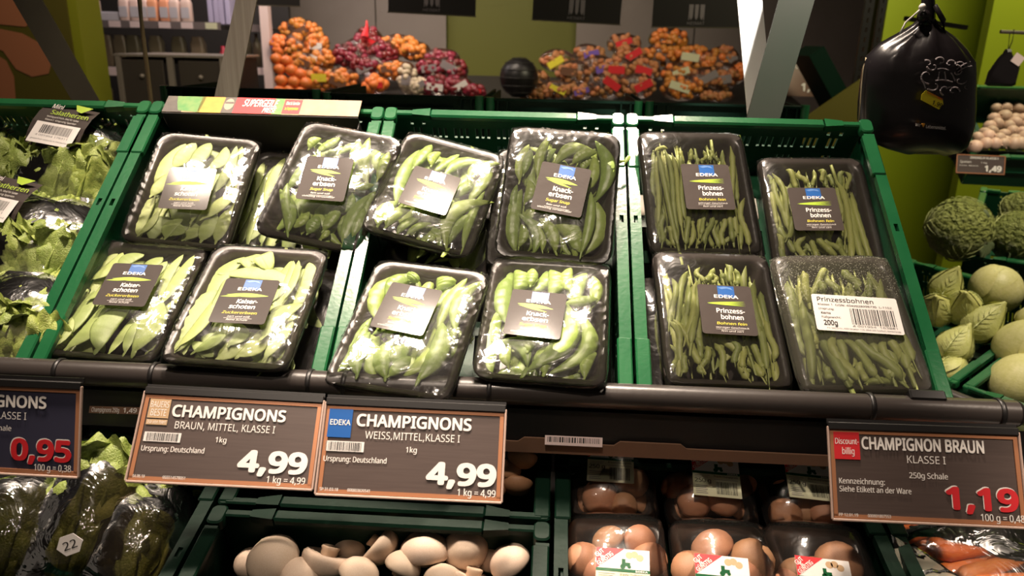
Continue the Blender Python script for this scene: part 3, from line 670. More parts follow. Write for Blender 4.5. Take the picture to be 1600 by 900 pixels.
pack('bean', 'misted green bean tray with a white barcode sticker, front right', (.287, .111, -.002, 3.0, -.9, .6),
     [(870,560,760,190,46,.35),(880,300,850,140,42),(900,690,850,300,46),(820,400,750,190,42),(1080,740,880,370,48,.35),(1110,730,980,480,44),(1120,720,1030,480,42),(1240,680,1060,480,42),(1370,740,1110,480,46,.35),(1320,700,1200,480,48),(1350,700,1260,490,42),(1400,640,1290,500,42),(1460,680,1330,500,44),(1450,640,1220,170,46,.8),(1400,600,1240,200,42,.35),(1030,240,960,110,42),(960,250,930,170,38),(1140,230,1060,140,42),(1180,700,1150,600,38),(1380,740,1200,740,36),(1010,740,960,640,38),(1210,260,1200,150,34),(900,250,970,110,34),(1330,700,1300,560,36),(930,520,900,420,40),(1150,400,1090,260,40)],
     C6_, cen(1283,459,1382,465,1403,526,1283,521), GB, film=FILMMIST, seed=13, tray=TRAYTALL, misted=True, nfill=26)
# packs lying underneath, seen at the edges
LOWP = [('kaiser', 'snow pea tray lying under the front tray beside the empty gap', (-.497, .092, -.042, -1, -6, 0), GK, None),
        ('knack', 'sugar snap tray lying under the tilted back tray of the middle crate', (-.272, .315, -.058, -9, 0, 4), GS, None),
        ('knack', 'sugar snap tray under the raised back tray, its left edge showing', (-.125, .318, -.030, -2, 8, 0), GS, None),
        ('knack', 'sugar snap tray lying under the front right tray of the middle crate', (-.110, .088, -.044, -2, -6, 0), GS, None),
        ('bean', 'green bean tray lying under the back left bean tray', (.128, .325, -.060, 3, 6, 2), GB, TRAYTALL),
        ('bean', 'green bean tray lying under the stickered front left bean tray', (.104, .108, -.066, 2, 0, 2), GB, TRAYTALL),
        ('bean', 'green bean tray lying under the misted tray', (.300, .105, -.062, 3, 0, 0), GB, TRAYTALL),
        ('kaiser', 'snow pea tray lying under the leftmost back tray', (-.66, .335, -.078, -1, 3, 2), GK, None)]
for i, (k, l_, po, g, tr) in enumerate(LOWP):
    pack(k, l_, po, group=g, film=FILMS[i % 4] if k != 'bean' else FILMSMOOTH[i % 2], nfill=0, rndpods=14 if k != 'bean' else 20, seed=40+i, tray=tr)
# folded black card insert with the printed strip
Mx = slope_frame(0, 0, 0)
t = thing('cardboard_insert', 'black cardboard insert with colourful printed strip along its top edge', 'cardboard display', Mx)
a = hit(257, 157, Mx, .012); b = hit(565, 168, Mx, .012); c_ = hit(563, 183, Mx, .012); d_ = hit(251, 173, Mx, .012)
xa, xb = a[0]+.004, b[0]-.002; ys, ye = .466, .504
mb = MB(); mb.box(((xa+xb)/2, ys-.001, -.045), (xb-xa, .002, .112)); mb.build('back_panel', M['blackcard'], t)
mb = MB(); mb.box((xb, ys-.03, -.05), (.002, .06, .10)); mb.build('side_flap', M['blackcard'], t)
mb = MB(); mb.box((0, 0, 0), (xb-xa, ye-ys, .0012)); so = mb.build('printed_strip', M['tan'], t, loc=((xa+xb)/2, (ys+ye)/2, .0118)); so['label'] = 'printed strip with fruit colours and red slogan'
W_, H_ = xb-xa, ye-ys
M['p_pale'] = mat('pale_print', (.36, .27, .20), .6, col2=(.42, .22, .13), nscale=30, namt=.3)
M['p_green'] = mat('leaf_green_print', (.06, .24, .05), .5, col2=(.20, .30, .08), nscale=60, namt=.3)
M['p_orange'] = mat('orange_print', (.62, .24, .02), .5, col2=(.70, .36, .04), nscale=50, namt=.3)
M['p_dark'] = mat('dark_print', (.06, .05, .045), .5, col2=(.12, .10, .08), nscale=40)
M['p_skin'] = mat('skin_print', (.50, .30, .22), .5)
c = Card(W_, H_)
c.rect(0, .10, 0, 1, 'p_dark', .0008); c.poly([(.05, 0), (.20, 0), (.19, 1), (.08, .9), (.06, .4)], 'p_green', .0009); c.rect(.18, .31, 0, 1, 'p_orange', .0009)
c.rect(.30, .38, .0, 1, 'p_dark', .0010); c.rect(.36, .56, .0, 1, 'red', .0011); c.poly([(.33+.025*math.cos(a_*PI/6), .45+.36*math.sin(a_*PI/6)) for a_ in range(12)], 'p_skin', .0012)
c.rect(.308, .352, .30, .42, 'p_dark', .0014)
c.rect(.56, .61, 0, 1, 'p_green', .0009); c.rect(.61, .70, .05, .95, 'red', .0011); c.rect(.70, 1, 0, 1, 'p_pale', .0009)
c.text('SUPERGEILE', .40, .575, .55, .42, 'white', .03, .0015, shear=.15).text('PREISE', .51, .575, .92, .30, 'white', .03, .0015, shear=.15)
c.text('Obst & Gemüse', .62, .69, .40, .2, 'white', .02, .0015).text('zu Superpreisen', .62, .69, .72, .18, 'yellow', .02, .0015)
for n_, me in c.meshes({'p_dark': 'dark_print', 'p_green': 'green_print', 'p_orange': 'orange_print', 'p_skin': 'face_print', 'p_pale': 'pale_print', 'red': 'red_print'}): put(n_, me, so)

# ================================================================ tube rail and price boards
RV, RW, RR = -.020, .004, .0165
t = thing('tube_rail', 'dark round tube rail along the front of the sloping crates', 'rail', slope_frame(0, RV, RW))
xr = hit(1588, 645, slope_frame(0, RV, RW))[0]
ringx = [hit(q, y_, slope_frame(0, RV, RW))[0] for q, y_ in ((97, 578), (243, 590), (485, 603), (540, 605), (765, 615), (1358, 638), (1558, 645))]
segs = [-1.3, ringx[1], ringx[4]-.0, xr]
mb = MB(); mb.tube([(-1.3, 0, 0), (xr-.002, 0, 0)], RR, 24); mb.build('tube', M['rail'], t, smooth=True, ang=40)
for x in ringx:
    mb = MB(); n = 20
    for w_, r_ in ((.003, RR+.0022),): mb.tube([(x-w_, 0, 0), (x-w_*.6, 0, 0), (x+w_*.6, 0, 0), (x+w_, 0, 0)], [r_-.001, r_, r_, r_-.001], n)
    mb.box((x, -.004, -RR-.006), (.004, .006, .012)); mb.build('rail_clip', M['blackplastic'], t, smooth=True, ang=40)
mb = MB(); mb.tube([(xr-.002, 0, 0), (xr+.003, 0, 0)], [RR+.0004, RR-.002], 24); mb.build('end_cap', M['blackplastic'], t, smooth=True, ang=40)
mb = MB(); mb.box((hit(1437, 612, slope_frame(0, RV, RW))[0], .012, .012), (.044, .014, .012), bev=.002); mb.build('stop_block', M['blackplastic'], t)
mb = MB()
for q in (1535, 1553): 
    x = hit(q, 660, slope_frame(0, RV, RW))[0]; mb.tube([(x, -.012, -.010), (x, -.030, -.028)], .0022, 8)
mb.build('hanger_pin', M['blackplastic'], t)

def price_board(label, pos, rot, build, face='tagface'):
    Mx = Matrix.Translation((pos[0], pos[1], Z0+pos[2])) @ Matrix.Rotation(R(rot[0]), 4, 'Z') @ Matrix.Rotation(PI/2-R(rot[1]), 4, 'X') @ Matrix.Rotation(R(rot[2]), 4, 'Y')
    t = thing('price_board', label, 'price sign', Mx)
    W, H = .210, .105
    MB().box((0, 0, -.001), (W-.002, H-.002, .0016)).build('board', M[face], t)
    mb = MB(); f_ = .0045; zc = .0004
    mb.box((0, H/2-.006, zc), (W-.004, f_, .0012)); mb.box((0, -H/2+f_/2+.002, zc), (W-.004, f_, .0012))
    for s_ in (-1, 1): mb.box((s_*(W/2-f_/2-.002), -.002, zc), (f_, H-.012, .0012))
    mb.build('copper_border', M['copper'], t)
    mb = MB(); mb.box((0, H/2+.0005, .001), (W, .009, .005), bev=.001); mb.box((0, H/2+.006, -.003), (W, .006, .002)); mb.build('hanging_strip', M['blackplastic'], t)
    mb = MB(); mb.box((0, -H/2, .001), (W, .003, .004), bev=.0008)
    for s_ in (-1, 1): mb.box((s_*W/2, 0, .001), (.0025, H, .004), bev=.0008)
    mb.build('plastic_edge', M['plasticedge'], t)
    c = Card(W, H); build(c)
    for n_, me in c.meshes(): put(n_, me, t)
    return t
M['plasticedge'] = mat('milky_plastic_edge', (.50, .36, .30), .3)
def base_texts(c, title, tx, sub, sx, price, pxx, unit, ux, pc='white', small=None, origin=None, extra=None, ty=.26):
    c.text(title, tx[0], tx[1], ty, .125, wt=.036, z=.0012); c.text(sub, sx[0], sx[1], ty+.135, .080, z=.0012)
    if pc == 'red': c.text(price, pxx[0]-.005, pxx[1]-.003, .822, .218, 'white', .05, z=.0010)
    c.text(price, pxx[0], pxx[1], .83, .215, pc, .05, z=.0013); c.text(unit, ux[0], ux[1], .945, .072, wt=.015, z=.0012)
    for (s_, a, b, y, h) in (extra or []): c.text(s_, a, b, y, h, wt=.015, z=.0012)
def b2(c):
    c.rect(.040, .155, .085, .30, 'tan', .0011); c.rect(.040, .155, .315, .375, 'tan', .0011)
    c.text('BAUERS', .047, .148, .18, .07, 'white', .0, .0014).text('BESTE', .055, .14, .275, .075, 'white', .0, .0014).text('Isa von hier!', .047, .148, .362, .040, 'white', .0, .0014)
    base_texts(c, 'CHAMPIGNONS', (.17, .80), 'BRAUN, MITTEL, KLASSE I', (.20, .75), '4,99', (.575, .955), '1 kg = 4,99', (.745, .955),
               extra=[('1kg', .435, .495, .535, .058), ('Ursprung: Deutschland', .045, .385, .665, .058), ('04.06.18', .03, .095, .955, .032), ('055514578051', .19, .31, .955, .032)], ty=.27)
    c.rect(.045, .245, .455, .56, 'paper', .0010); c.bars(.06, .23, .465, .55, seed=2, z=.0013)
def b3(c):
    c.rect(.025, .155, .075, .385, 'blue', .0011); c.text('EDEKA', .035, .148, .25, .058, 'white', .02, .0014)
    base_texts(c, 'CHAMPIGNONS', (.18, .815), 'WEISS,MITTEL,KLASSE I', (.235, .755), '4,99', (.585, .965), '1 kg = 4,99', (.76, .965),
               extra=[('1kg', .465, .525, .515, .058), ('Ursprung: Deutschland', .022, .365, .645, .058), ('SP 31.03.18', .02, .12, .955, .032), ('000803820541', .17, .29, .955, .032)], ty=.25)
    c.rect(.025, .235, .425, .535, 'paper', .0010); c.bars(.04, .22, .435, .525, seed=3, z=.0013)
def b4(c):
    c.rect(.028, .165, .06, .355, 'red', .0011); c.text('Discount-', .035, .16, .19, .062, 'white', .015, .0014).text('billig', .07, .135, .30, .07, 'white', .015, .0014)
    base_texts(c, 'CHAMPIGNON BRAUN', (.175, .815), 'KLASSE I', (.41, .61), '1,19', (.595, .965), '100 g = 0,48', (.765, .985), 'red',
               extra=[('250g Schale', .415, .615, .53, .06), ('Kennzeichnung:', .045, .285, .615, .058), ('Siehe Etikett an der Ware', .045, .42, .70, .058), ('PP 12.01.19', .035, .135, .96, .032), ('000801807553', .185, .305, .96, .032)], ty=.235)
def b1(c):
    base_texts(c, 'CHAMPIGNONS', (.17, .80), 'WEISS, KLASSE I', (.30, .685), '0,95', (.60, .955), '100 g = 0,38', (.74, .955), 'red',
               extra=[('250g Schale', .38, .60, .525, .058)], ty=.26)
price_board('brown price board reading CHAMPIGNONS braun, mittel, 4,99', (-.483, -.124, -.036), (1.2, 39.3, 5.0), b2)
price_board('brown price board reading CHAMPIGNONS weiss, mittel, 4,99', (-.264, -.132, -.035), (.6, 36.1, 1.6), b3)
price_board('brown price board reading CHAMPIGNON BRAUN with red price 1,19', (.322, -.110, -.048), (.8, 30.9, -4.0), b4)
price_board('blue-grey price board with red price 0,95 at the left edge', (-.752, -.139, -.026), (1.4, 18.3, -3.4), b1, 'tagblue')

# ================================================================ lower shelf
T2 = R(12); O2 = (0, -.12, Z0-.16)
def low(u, v, wv=0, rz=0, rx=0, ry=0): return slope_frame(u, v, wv, rz, rx, ry, T2, O2)
LF = low(0, 0)
def lx(px, py): return hit(px, py, LF)
M['lowgreen'] = M['shadegreen']
gFG = lx(862, 850)[0]; gGH = lx(1397, 850)[0]; gEF = lx(300, 850)[0]
def low_crate(label, x0, x1, y0, y1, **k): return crate(label, low((x0+x1)/2, 0, 0), W=x1-x0-.006, y0=y0, y1=y1, D=.13, m='shadegreen', detail=False, **k)
yF = lx(600, 803)[1]
low_crate('shade-darkened green crate of loose white mushrooms on the lower shelf', gEF, gFG, yF-.42, yF-.004)
low_crate('shade-darkened green crate of loose brown mushrooms behind the price boards', gEF, gFG, yF+.004, yF+.125)
low_crate('shade-darkened green crate of packed brown mushrooms on the lower shelf', gFG, gGH, yF-.35, yF+.125)
low_crate('shade-darkened green crate of bagged lettuce on the lower shelf at the left', gEF-.50, gEF, yF-.35, yF+.125)
low_crate('green crate of bagged carrots at the lower right corner', gGH, gGH+.42, yF-.35, yF+.125)
o = MB().box((-.1, .05, -.16), (1.9, .62, .03)).build('lower_shelf', M['blackplastic'], mw=low(0, -.08, 0)); tag(o, 'black lower shelf board carrying the mushroom crates', 'shelf')
# dark fascia and cardboard edge under the rail
a = at(640, 664, .985); 
t = thing('shelf_fascia', 'dark shelf fascia with a brown cardboard lip under the rail', 'shelf edge', loc=(0, a.y, a.z))
MB().box((-.35, .012, .002), (1.75, .016, .052)).build('fascia_bar', M['blackplastic'], t)
x0_, x1_ = at(745, 690, .99).x, at(1300, 712, .99).x
mb = MB(); n = 60
mbz = -.018
def lip(i):
    s_ = i/n; nt = .006 if (abs(s_-.17) < .05 or abs(s_-.48) < .09) else 0
    return nt
mb.add([(x0_+(x1_-x0_)*i/n, .0, .004+lip(i)) for i in range(n+1)]+[(x0_+(x1_-x0_)*i/n, .0, -.011) for i in range(n+1)]+[(x0_+(x1_-x0_)*i/n, .003, .004+lip(i)) for i in range(n+1)]+[(x0_+(x1_-x0_)*i/n, .003, -.011) for i in range(n+1)],
       [[i, i+n+1, i+n+2, i+1] for i in range(n)]+[[i+2*n+2, i+2*n+3, i+3*n+4, i+3*n+3] for i in range(n)]+[[i, i+1, i+2*n+3, i+2*n+2] for i in range(n)]+[[i+n+1, i+3*n+3, i+3*n+4, i+n+2] for i in range(n)])
mb.build('cardboard_lip', M['card'], t, loc=(0, -.001, -.020))
c = Card(.072, .011); c.rect(0, 1, 0, 1, 'pinkpaper', 0).bars(.04, .96, .1, .7, z=.0004, seed=8)
p = at(896, 684, .985)
h = MB().box((0, 0, 0), (.073, .012, .001)).build('barcode_slip', M['pinkpaper'], t, loc=(p.x, -.002, p.z-a.z), rot=(R(60), 0, 0))
for n_, me in c.meshes({'pinkpaper': 'slip_face', 'black': 'barcode'}): put(n_, me, h, loc=(0, 0, .0008))
p = at(168, 650, .985)
h = MB().box((0, 0, 0), (.066, .009, .001)).build('label_strip', M['card'], t, loc=(p.x, -.002, p.z-a.z), rot=(R(60), 0, R(2)))
c = Card(.066, .009); c.text('Champignons 250g', .05, .60, .8, .6, 'white', .02).text('1,49', .68, .95, .8, .65, 'white', .03)
for n_, me in c.meshes(): put(n_, me, h, loc=(0, 0, .0004))

# ---- mushrooms
def mush_cap(flat=.88, n=20):
    pr = []
    for k in range(9):
        a_ = PI/2*k/8; pr.append((max(.001, math.cos(a_)), math.sin(a_)*flat))
    pr = [(.30, -.10), (.62, -.16), (.88, -.20), (.98, -.10)]+pr
    mb = MB(); mb.lathe(pr, n)
    for v in mb.v: v *= 1+.05*noise.noise(v*1.7)
    return mb
def mush_stem():
    mb = MB(); mb.lathe([(.26, .02), (.33, -.18), (.33, -.36), (.38, -.50), (.34, -.58), (.04, -.57)], 12); return mb
CAPW, CAPB = mush_cap().mesh('cap', M['mushw'], True), mush_cap(.85).mesh('cap', M['mushb'], True)
STEM = mush_stem().mesh('stem', M['stemw'], True, 50)
STEMB = mush_stem().mesh('stem', M['mushb'], True, 50)
MW = [(428,876,42,'up','large white mushroom at the left of the loose pile'),(512,872,40,'stemup','white mushroom lying with its stem pointing up'),(592,850,34,'side','white mushroom leaning with its stem to the upper left'),
      (664,864,40,'up','round white mushroom in the middle of the loose pile'),(728,856,36,'front','white mushroom showing its stem towards the front'),(797,880,33,'up','white mushroom at the right end of the loose pile'),
      (390,880,24,'up','small white mushroom half hidden behind the large left one'),(470,905,34,'up','white mushroom at the bottom edge beside the large left one'),(560,902,34,'up','white mushroom below the leaning one'),
      (628,888,30,'up','white mushroom tucked in front of the leaning one'),(690,910,32,'up','white mushroom at the bottom edge in the middle'),(738,905,36,'stemup','white mushroom at the bottom edge with its stem up'),
      (548,858,26,'up','shaded white mushroom behind the stem-up one'),(765,870,24,'up','small shaded white mushroom near the right end')]
for i, (px, py, r_, md, lb) in enumerate(MW):
    dd = .965-(py-850)*.0006-(.02 if r_ < 30 else 0)*-1
    p = at(px, py, dd); s_ = r_/FPX*dd
    rot = {'up': (R(10+i*3), R((i*37) % 30-15), i), 'stemup': (R(175), R(15), 0), 'side': (R(25), R(-125), R(20)), 'front': (R(100), 0, R(10))}[md]
    if md == 'stemup': rot = (R(150), R(14), 0)
    if md == 'side': rot = (R(20), R(128), R(10))
    if md == 'front': rot = (R(25), 0, 0) if False else (R(118)*-1, 0, R(4)); rot = (R(-20), 0, 0) if False else (R(62), 0, 0)
    t = thing('mushroom', lb, 'mushroom', Matrix.Translation(p), 'loose white mushrooms'); t.rotation_euler = rot
    put('cap', CAPW, t, scale=(s_, s_, s_)); put('stem', STEM, t, scale=(s_, s_, s_*.8))
for px, py, r_, lb, fr in ((817, 712, 24, 'brown mushroom gills-up behind the middle price board, upper one', 1), (808, 752, 26, 'brown mushroom with ringed stem behind the middle price board, lower one', 1), (795, 735, 20, 'brown mushroom hidden behind the price board edge', 0), (770, 760, 24, 'brown mushroom almost wholly behind the price board', 0)):
    dd = 1.03; p = at(px, py, dd); s_ = r_/FPX*dd
    t = thing('mushroom', lb, 'mushroom', Matrix.Translation(p), 'loose brown mushrooms'); t.rotation_euler = (R(140) if fr else 0, R(10), 0)
    put('cap', CAPB, t, scale=(s_, s_, s_)); put('stem', STEM if fr else STEMB, t, scale=(s_*1.1, s_*1.1, s_*.6))

# ---- packed brown mushrooms
PTRAY = tray_mesh(.122, .128, .040, .016)
PFILM = [film_mesh(50+i, M['film'], .122, .128, .036, .0012, 20, 20) for i in range(2)]
def mlabel():
    c = Card(.062, .062)
    c.rect(0, 1, 0, .42, 'paper', .0004).rect(0, 1, .42, 1, 'cream', .0004); c.poly([(0, 0), (.52, 0), (.02, .40), (0, .40)], 'red', .0006)
    c.rect(0, 1, .40, .46, 'green', .0007); c.text('EDEKA', .74, .96, .452, .035, 'white', .02, .001)
    c.text('GUT', .02, .20, .20, .085, 'white', .03, .001, rot=R(42)); c.text('&', .10, .17, .22, .07, 'white', .03, .001, rot=R(42)); c.text('GÜNSTIG', .06, .42, .37, .085, 'white', .03, .001, rot=R(42))
    for cx, r_ in ((.50, .05), (.62, .035)): c.poly([(cx+r_*math.cos(k*PI/6), .35+r_*math.sin(k*PI/6)) for k in range(12)], 'green', .0008)
    c.rect(.48, .64, .27, .34, 'green', .0008); c.rect(.48, .55, .20, .28, 'green', .0008)
    for cx, cy in ((.72, .10), (.82, .16), (.62, .12)): c.poly([(cx+.07*math.cos(k*PI/6), cy+.07*math.sin(k*PI/6)) for k in range(12)], 'tan', .0006)
    c.text('Braune Champignons', .45, .95, .53, .045, 'black', .01, .001).text('250 g', .04, .38, .68, .10, 'black', .01, .001)
    for k in range(5): c.rect(.05, .30-.03*(k % 2), .75+k*.045, .765+k*.045, 'greyprint', .0008)
    c.rect(.05, .36, .50, .51, 'greyprint', .0008).rect(.05, .32, .54, .55, 'greyprint', .0008); c.rect(.45, .95, .58, .59, 'greyprint', .0008)
    c.bars(.48, .92, .64, .94, seed=6, z=.0009)
    return c.meshes({'red': 'red_triangle', 'tan': 'mushroom_picture', 'green': 'green_band'})
MLAB = mlabel(); mbx = MB(); mbx.loft([ring(.062, .062, .002, -.0003, 3), ring(.062, .062, .002, .0002, 3)]); MST = mbx.mesh('label', M['cream'])
PK = [((955, 752), [(905,722,27),(938,775,30),(985,752,30),(945,730,26),(975,790,22),(1000,725,22)], (954, 722), 'mushroom pack with yellow barcode sticker, upper row, left'),
      ((1105, 762), [(1062,755,30),(1085,780,28),(1130,782,28),(1155,748,30),(1085,730,24),(1140,725,24)], (1119, 744), 'mushroom pack with yellow barcode sticker, upper row, middle'),
      ((1255, 770), [(1217,735,29),(1228,802,27),(1290,802,27),(1260,790,24),(1300,760,28),(1250,740,25)], (1266, 748), 'mushroom pack half behind the red-priced board, upper row, right'),
      ((965, 880), [(952,840,26),(1000,842,24),(912,875,27),(1014,870,28),(975,895,28),(940,900,28)], (973, 897), 'mushroom pack with white red-triangle sticker, lower row, left'),
      ((1130, 890), [(1116,852,33),(1176,874,33),(1080,892,30),(1130,900,30),(1160,905,30)], (1130, 908), 'mushroom pack with white red-triangle sticker, lower row, middle'),
      ((1285, 895), [(1246,892,27),(1312,882,36),(1280,905,30),(1225,905,24)], (1291, 912), 'mushroom pack with white red-triangle sticker, lower row, right')]
for i, (cen_, ms, lb_, lab_) in enumerate(PK):
    x, y = hit(*cen_, low(0, 0, -.035)); Mx = low(x, y, -.035, 0, R(8), R((i % 3-1)*2))
    t = thing('mushroom_pack', lab_, 'packed mushrooms', Mx, 'packs of brown mushrooms')
    put('tray', PTRAY, t)
    for j, (px, py, r_) in enumerate(ms):
        lx_, ly_ = hit(px, py, Mx, .010); lx_ = max(-.043, min(.043, lx_)); ly_ = max(-.045, min(.045, ly_)); s_ = r_/FPX*1.0
        q = put('mushroom', CAPB, t, loc=(lx_, ly_, .002+.004*(j % 3)), rot=(R((j*47) % 60-30), R((j*83) % 70-35), j), scale=(s_, s_, s_))
        put('stem', STEMB, q)
    for j in range(3):
        s_ = .022; put('mushroom', CAPB, t, loc=(-.035+j*.035, -.02+.03*(j % 2), -.02), rot=(.4*j, .3, j), scale=(s_, s_, s_))
    put('cling_film', PFILM[i % 2], t)
    q = hit(*lb_, Mx, .040); l_ = put('label', MST, t, loc=(max(-.03, min(.045, q[0])), max(-.05, min(.05, q[1])), .0395), rot=(R(6), 0, R(-3)))
    for n_, me in MLAB: put(n_, me, l_)

# ================================================================ leafy things
def leaf_mesh(name, m, seed, r0=.20, wphi=1.0, flare=.10, ruf=.05, nx=12, ny=12, L=1.0):
    """leaf wrapped round the Y axis: rib at the outside, ruffled rim"""
    rnd = random.Random(seed); off = Vector((seed*2.1, 0, seed))
    def fn(s_, t_):
        a = 2*s_-1; sh = (.30+.70*math.sin(PI*min(1, t_*.60+.15))**1.2)*(1 if t_ < .8 else math.sqrt(max(0, 1-((t_-.8)/.21)**2))*.6+.4)
        ph = a*wphi*sh; e = abs(a)**2*.6+max(0, t_-.7)
        rr = r0*(.55+.9*math.sin(PI*min(.55, t_*.62)))+flare*t_**3+ruf*e*math.sin(t_*17+a*3+seed*2.3)+ruf*.7*e*math.sin(a*9+seed)+ruf*.5*noise.noise(Vector((ph*4, t_*7, seed))+off)
        y = t_*L*(1-.10*a*a)+.02*math.sin(a*7+seed)*t_
        return Vector((rr*math.sin(ph), y, rr*math.cos(ph)))
    mb = MB(); mb.grid(nx, ny, fn)
    mb.tube([fn(.5, t_)+Vector((0, 0, .004)) for t_ in (0, .2, .4, .6, .82)], [.035, .030, .022, .014, .005], 5)
    return mb.mesh(name, m, True)
LEAVES = [leaf_mesh('lettuce_leaf', M['lettuce'] if i < 2 else M['lettucemid'], i, r0=.24, wphi=1.0, flare=.02+.02*i, ruf=.085, nx=16, ny=16) for i in range(4)]
LEAFIN = [leaf_mesh('lettuce_leaf', M['lettucelight'], 10+i, r0=.15, wphi=1.3, flare=.03, ruf=.07, L=.93) for i in range(3)]
def heart(parent, mw, size, seed, n=15):
    """romaine heart: growing tip along local +Y, leaves as sub-parts"""
    rnd = random.Random(seed)
    mb = MB(); mb.lathe([(.05, 0), (.16, .06), (.20, .25), (.18, .5), (.10, .75), (.01, .9)], 10)
    for v in mb.v: v.xyz = (v.x, v.z, v.y)
    core = mb.build('lettuce_heart', M['lettucelight'], parent, smooth=True); core.matrix_local = mw @ Matrix.Scale(size, 4)
    for i in range(n):
        out = i < n*.6; me = rnd.choice(LEAVES if out else LEAFIN)
        m_ = Matrix.Rotation(i*2.399+rnd.uniform(-.2, .2), 4, 'Y') @ Matrix.Translation((0, rnd.uniform(-.02, .05)*(1 if out else -1), 0)) @ Matrix.Rotation(R(rnd.uniform(-2, 5)), 4, 'X') @ Matrix.Scale(rnd.uniform(.88, 1.05), 4)
        put('lettuce_leaf', me, core, mw=m_)
    return core
def bag_film(w_, l_, h_, seed, m=None):
    off = Vector((seed, seed*2, 0)); n, k = 26, 22; rings = []
    for j in range(k+1):
        t_ = j/k; y = (t_-.5)*l_; e = max(.06, (1-abs(2*t_-1)**3.2)); rr = []
        for i in range(n):
            a = 2*PI*i/n; x = (w_/2)*math.cos(a)*(.75+.25*e); z = (h_/2)*math.sin(a)*e
            p = Vector((x, y, z)); d = noise.noise(p*28+off)*.007+noise.noise(p*70+off)*.0035
            if abs(2*t_-1) > .85: d += noise.noise(Vector((a*5, 0, seed)))*.006
            rr.append(p*(1+d/.07))
        rings.append(rr)
    return MB().loft(rings).mesh('bag_film', m or M['film_bag'], True)
def sal_label():
    c = Card(.100, .085)
    c.text('Mini', .22, .42, .16, .10, 'white', .01, shear=.1).text('Salatherzen', .25, .95, .30, .10, 'lime', .015, shear=.1)
    c.text('knackig und frisch, ideal für Salate', .22, .82, .38, .04).text('Klasse I  Ursprung Spanien', .22, .80, .455, .04)
    c.rect(.10, .92, .50, .99, 'paper', .0005); c.bars(.24, .80, .56, .76, z=.0008, seed=11); c.text('4 001954 178311', .2, .8, .83, .04, 'black').text('gewaschen verpackt in Deutschland', .15, .88, .92, .035, 'black')
    c.poly([(.62, .0), (.95, .02), (.78, .17), (.68, .14)], 'lime', .0006)
    return c.meshes({'lime': 'lime_lettering', 'paper': 'barcode_field'})
SALM = sal_label()
def salad_bag(label, pose, hearts, size=(.17, .20, .085), seed=0, lab=None, dark=False):
    t = thing('salad_bag', label, 'bagged lettuce', pose, 'bags of lettuce hearts')
    for i, (x, y, z, ang, s_) in enumerate(hearts):
        heart(t, Matrix.Translation((x, y, z)) @ Matrix.Rotation(R(ang), 4, 'Z') @ Matrix.Rotation(R(12 if abs(ang) < 90 else 3), 4, 'X'), s_, seed*7+i)
    fm = bag_film(*size, seed); put('bag_film', fm, t)
    if lab:
        x, y, a_ = lab; zt = size[2]/2
        mb = MB(); mb.grid(8, 4, lambda s_, q: Vector(((s_-.5)*.10, (q-.5)*.085, -.010*(2*q-1)**2)))
        l_ = mb.build('label', M['sticker'], t, loc=(x, y, zt+.012), rot=(R(4), 0, R(a_)))
        for n_, me in SALM: put(n_, me, l_)
    return t
def A(px, py, h, rz=0, rx=0, ry=0, base=-.0):
    x, y = hit(px, py, slope_frame(0, 0, h)); return slope_frame(x, y, h, R(rz), R(rx), R(ry))
H4 = lambda k, s_: [(-.046, -.092, -.012, 4, s_*1.03), (.004, -.096, -.008, -3, s_*1.03), (.050, -.092, -.014, -8, s_*1.03), (-.040, .098, .002, 176, s_*1.0), (.014, .100, .004, 184, s_*1.03), (.052, .092, .0, 172, s_*.88)]
salad_bag('bag of mini lettuce hearts with barcode label, topmost in the left crate', A(112, 262, -.070, -8, 6, 0), H4(0, .112), (.180, .222, .105), 1, (-.006, .040, -3))
salad_bag('bag of mini lettuce hearts second from the top, its label cut by the frame', A(52, 392, -.055, -8, 0, 0), H4(1, .115), (.195, .222, .11), 2, (-.052, .045, -4))
salad_bag('bag of lettuce hearts lowest in the left crate above the rail', A(28, 515, -.045, -6, -3, 0), H4(2, .115), (.19, .22, .11), 3)
salad_bag('bag of lettuce hearts at the left frame edge, upper row', A(-40, 262, -.085, 12, 6, 0), H4(3, .11), (.175, .22, .10), 4)

# lower-left lettuce bags, dark film with faint print
M['film_dark'] = film_mat('printed_dark_film', tint=(.42, .37, .32), bump=.9, bscale=22, haze=.25, hcol=(.03, .025, .02))
def long_bag(label, p0, p1, dp, wd, seed, nheart=1):
    a = at(*p0, dp+.05); b = at(*p1, dp-.06)
    y_ = (b-a).normalized(); z_ = (CAM_P-(a+b)/2).normalized(); x_ = y_.cross(z_).normalized(); z_ = x_.cross(y_)
    Mx = Matrix((x_, y_, z_)).transposed().to_4x4(); Mx.translation = (a+b)/2
    t = thing('lettuce_bag', label, 'bagged lettuce', Mx, 'bagged lettuces on the lower shelf'); L = (b-a).length
    for k in range(nheart): heart(t, Matrix.Translation(((k-(nheart-1)/2)*wd*.45, L*.46, -.01)) @ Matrix.Rotation(PI, 4, 'Z'), L*.88, seed+k, 11)
    put('bag_film', bag_film(wd*1.05, L*1.14, wd*1.0, seed, M['film_dark']), t)
    return t
long_bag('bagged lettuce at the lower left corner below the blue-grey board', (70, 740), (-10, 930), .98, .14, 61)
t22 = long_bag('bagged lettuce carrying the small hexagonal price sticker', (195, 700), (105, 930), .98, .12, 63)
long_bag('bagged lettuce with a wide green top under the braun price board', (240, 760), (205, 940), .98, .12, 64)
Mi = t22.matrix_world.inverted()
p = at(109, 851, .885)
c = Card(.028, .028); c.text('22', .22, .80, .68, .34, 'black', .01)
hx = MB(); hx.loft([[Vector((.016*math.cos(k*PI/3), .013*math.sin(k*PI/3), z)) for k in range(6)] for z in (-.0004, .0004)])
l_ = hx.build('price_sticker', M['paper'], t22); l_['label'] = 'small hexagonal white price sticker'
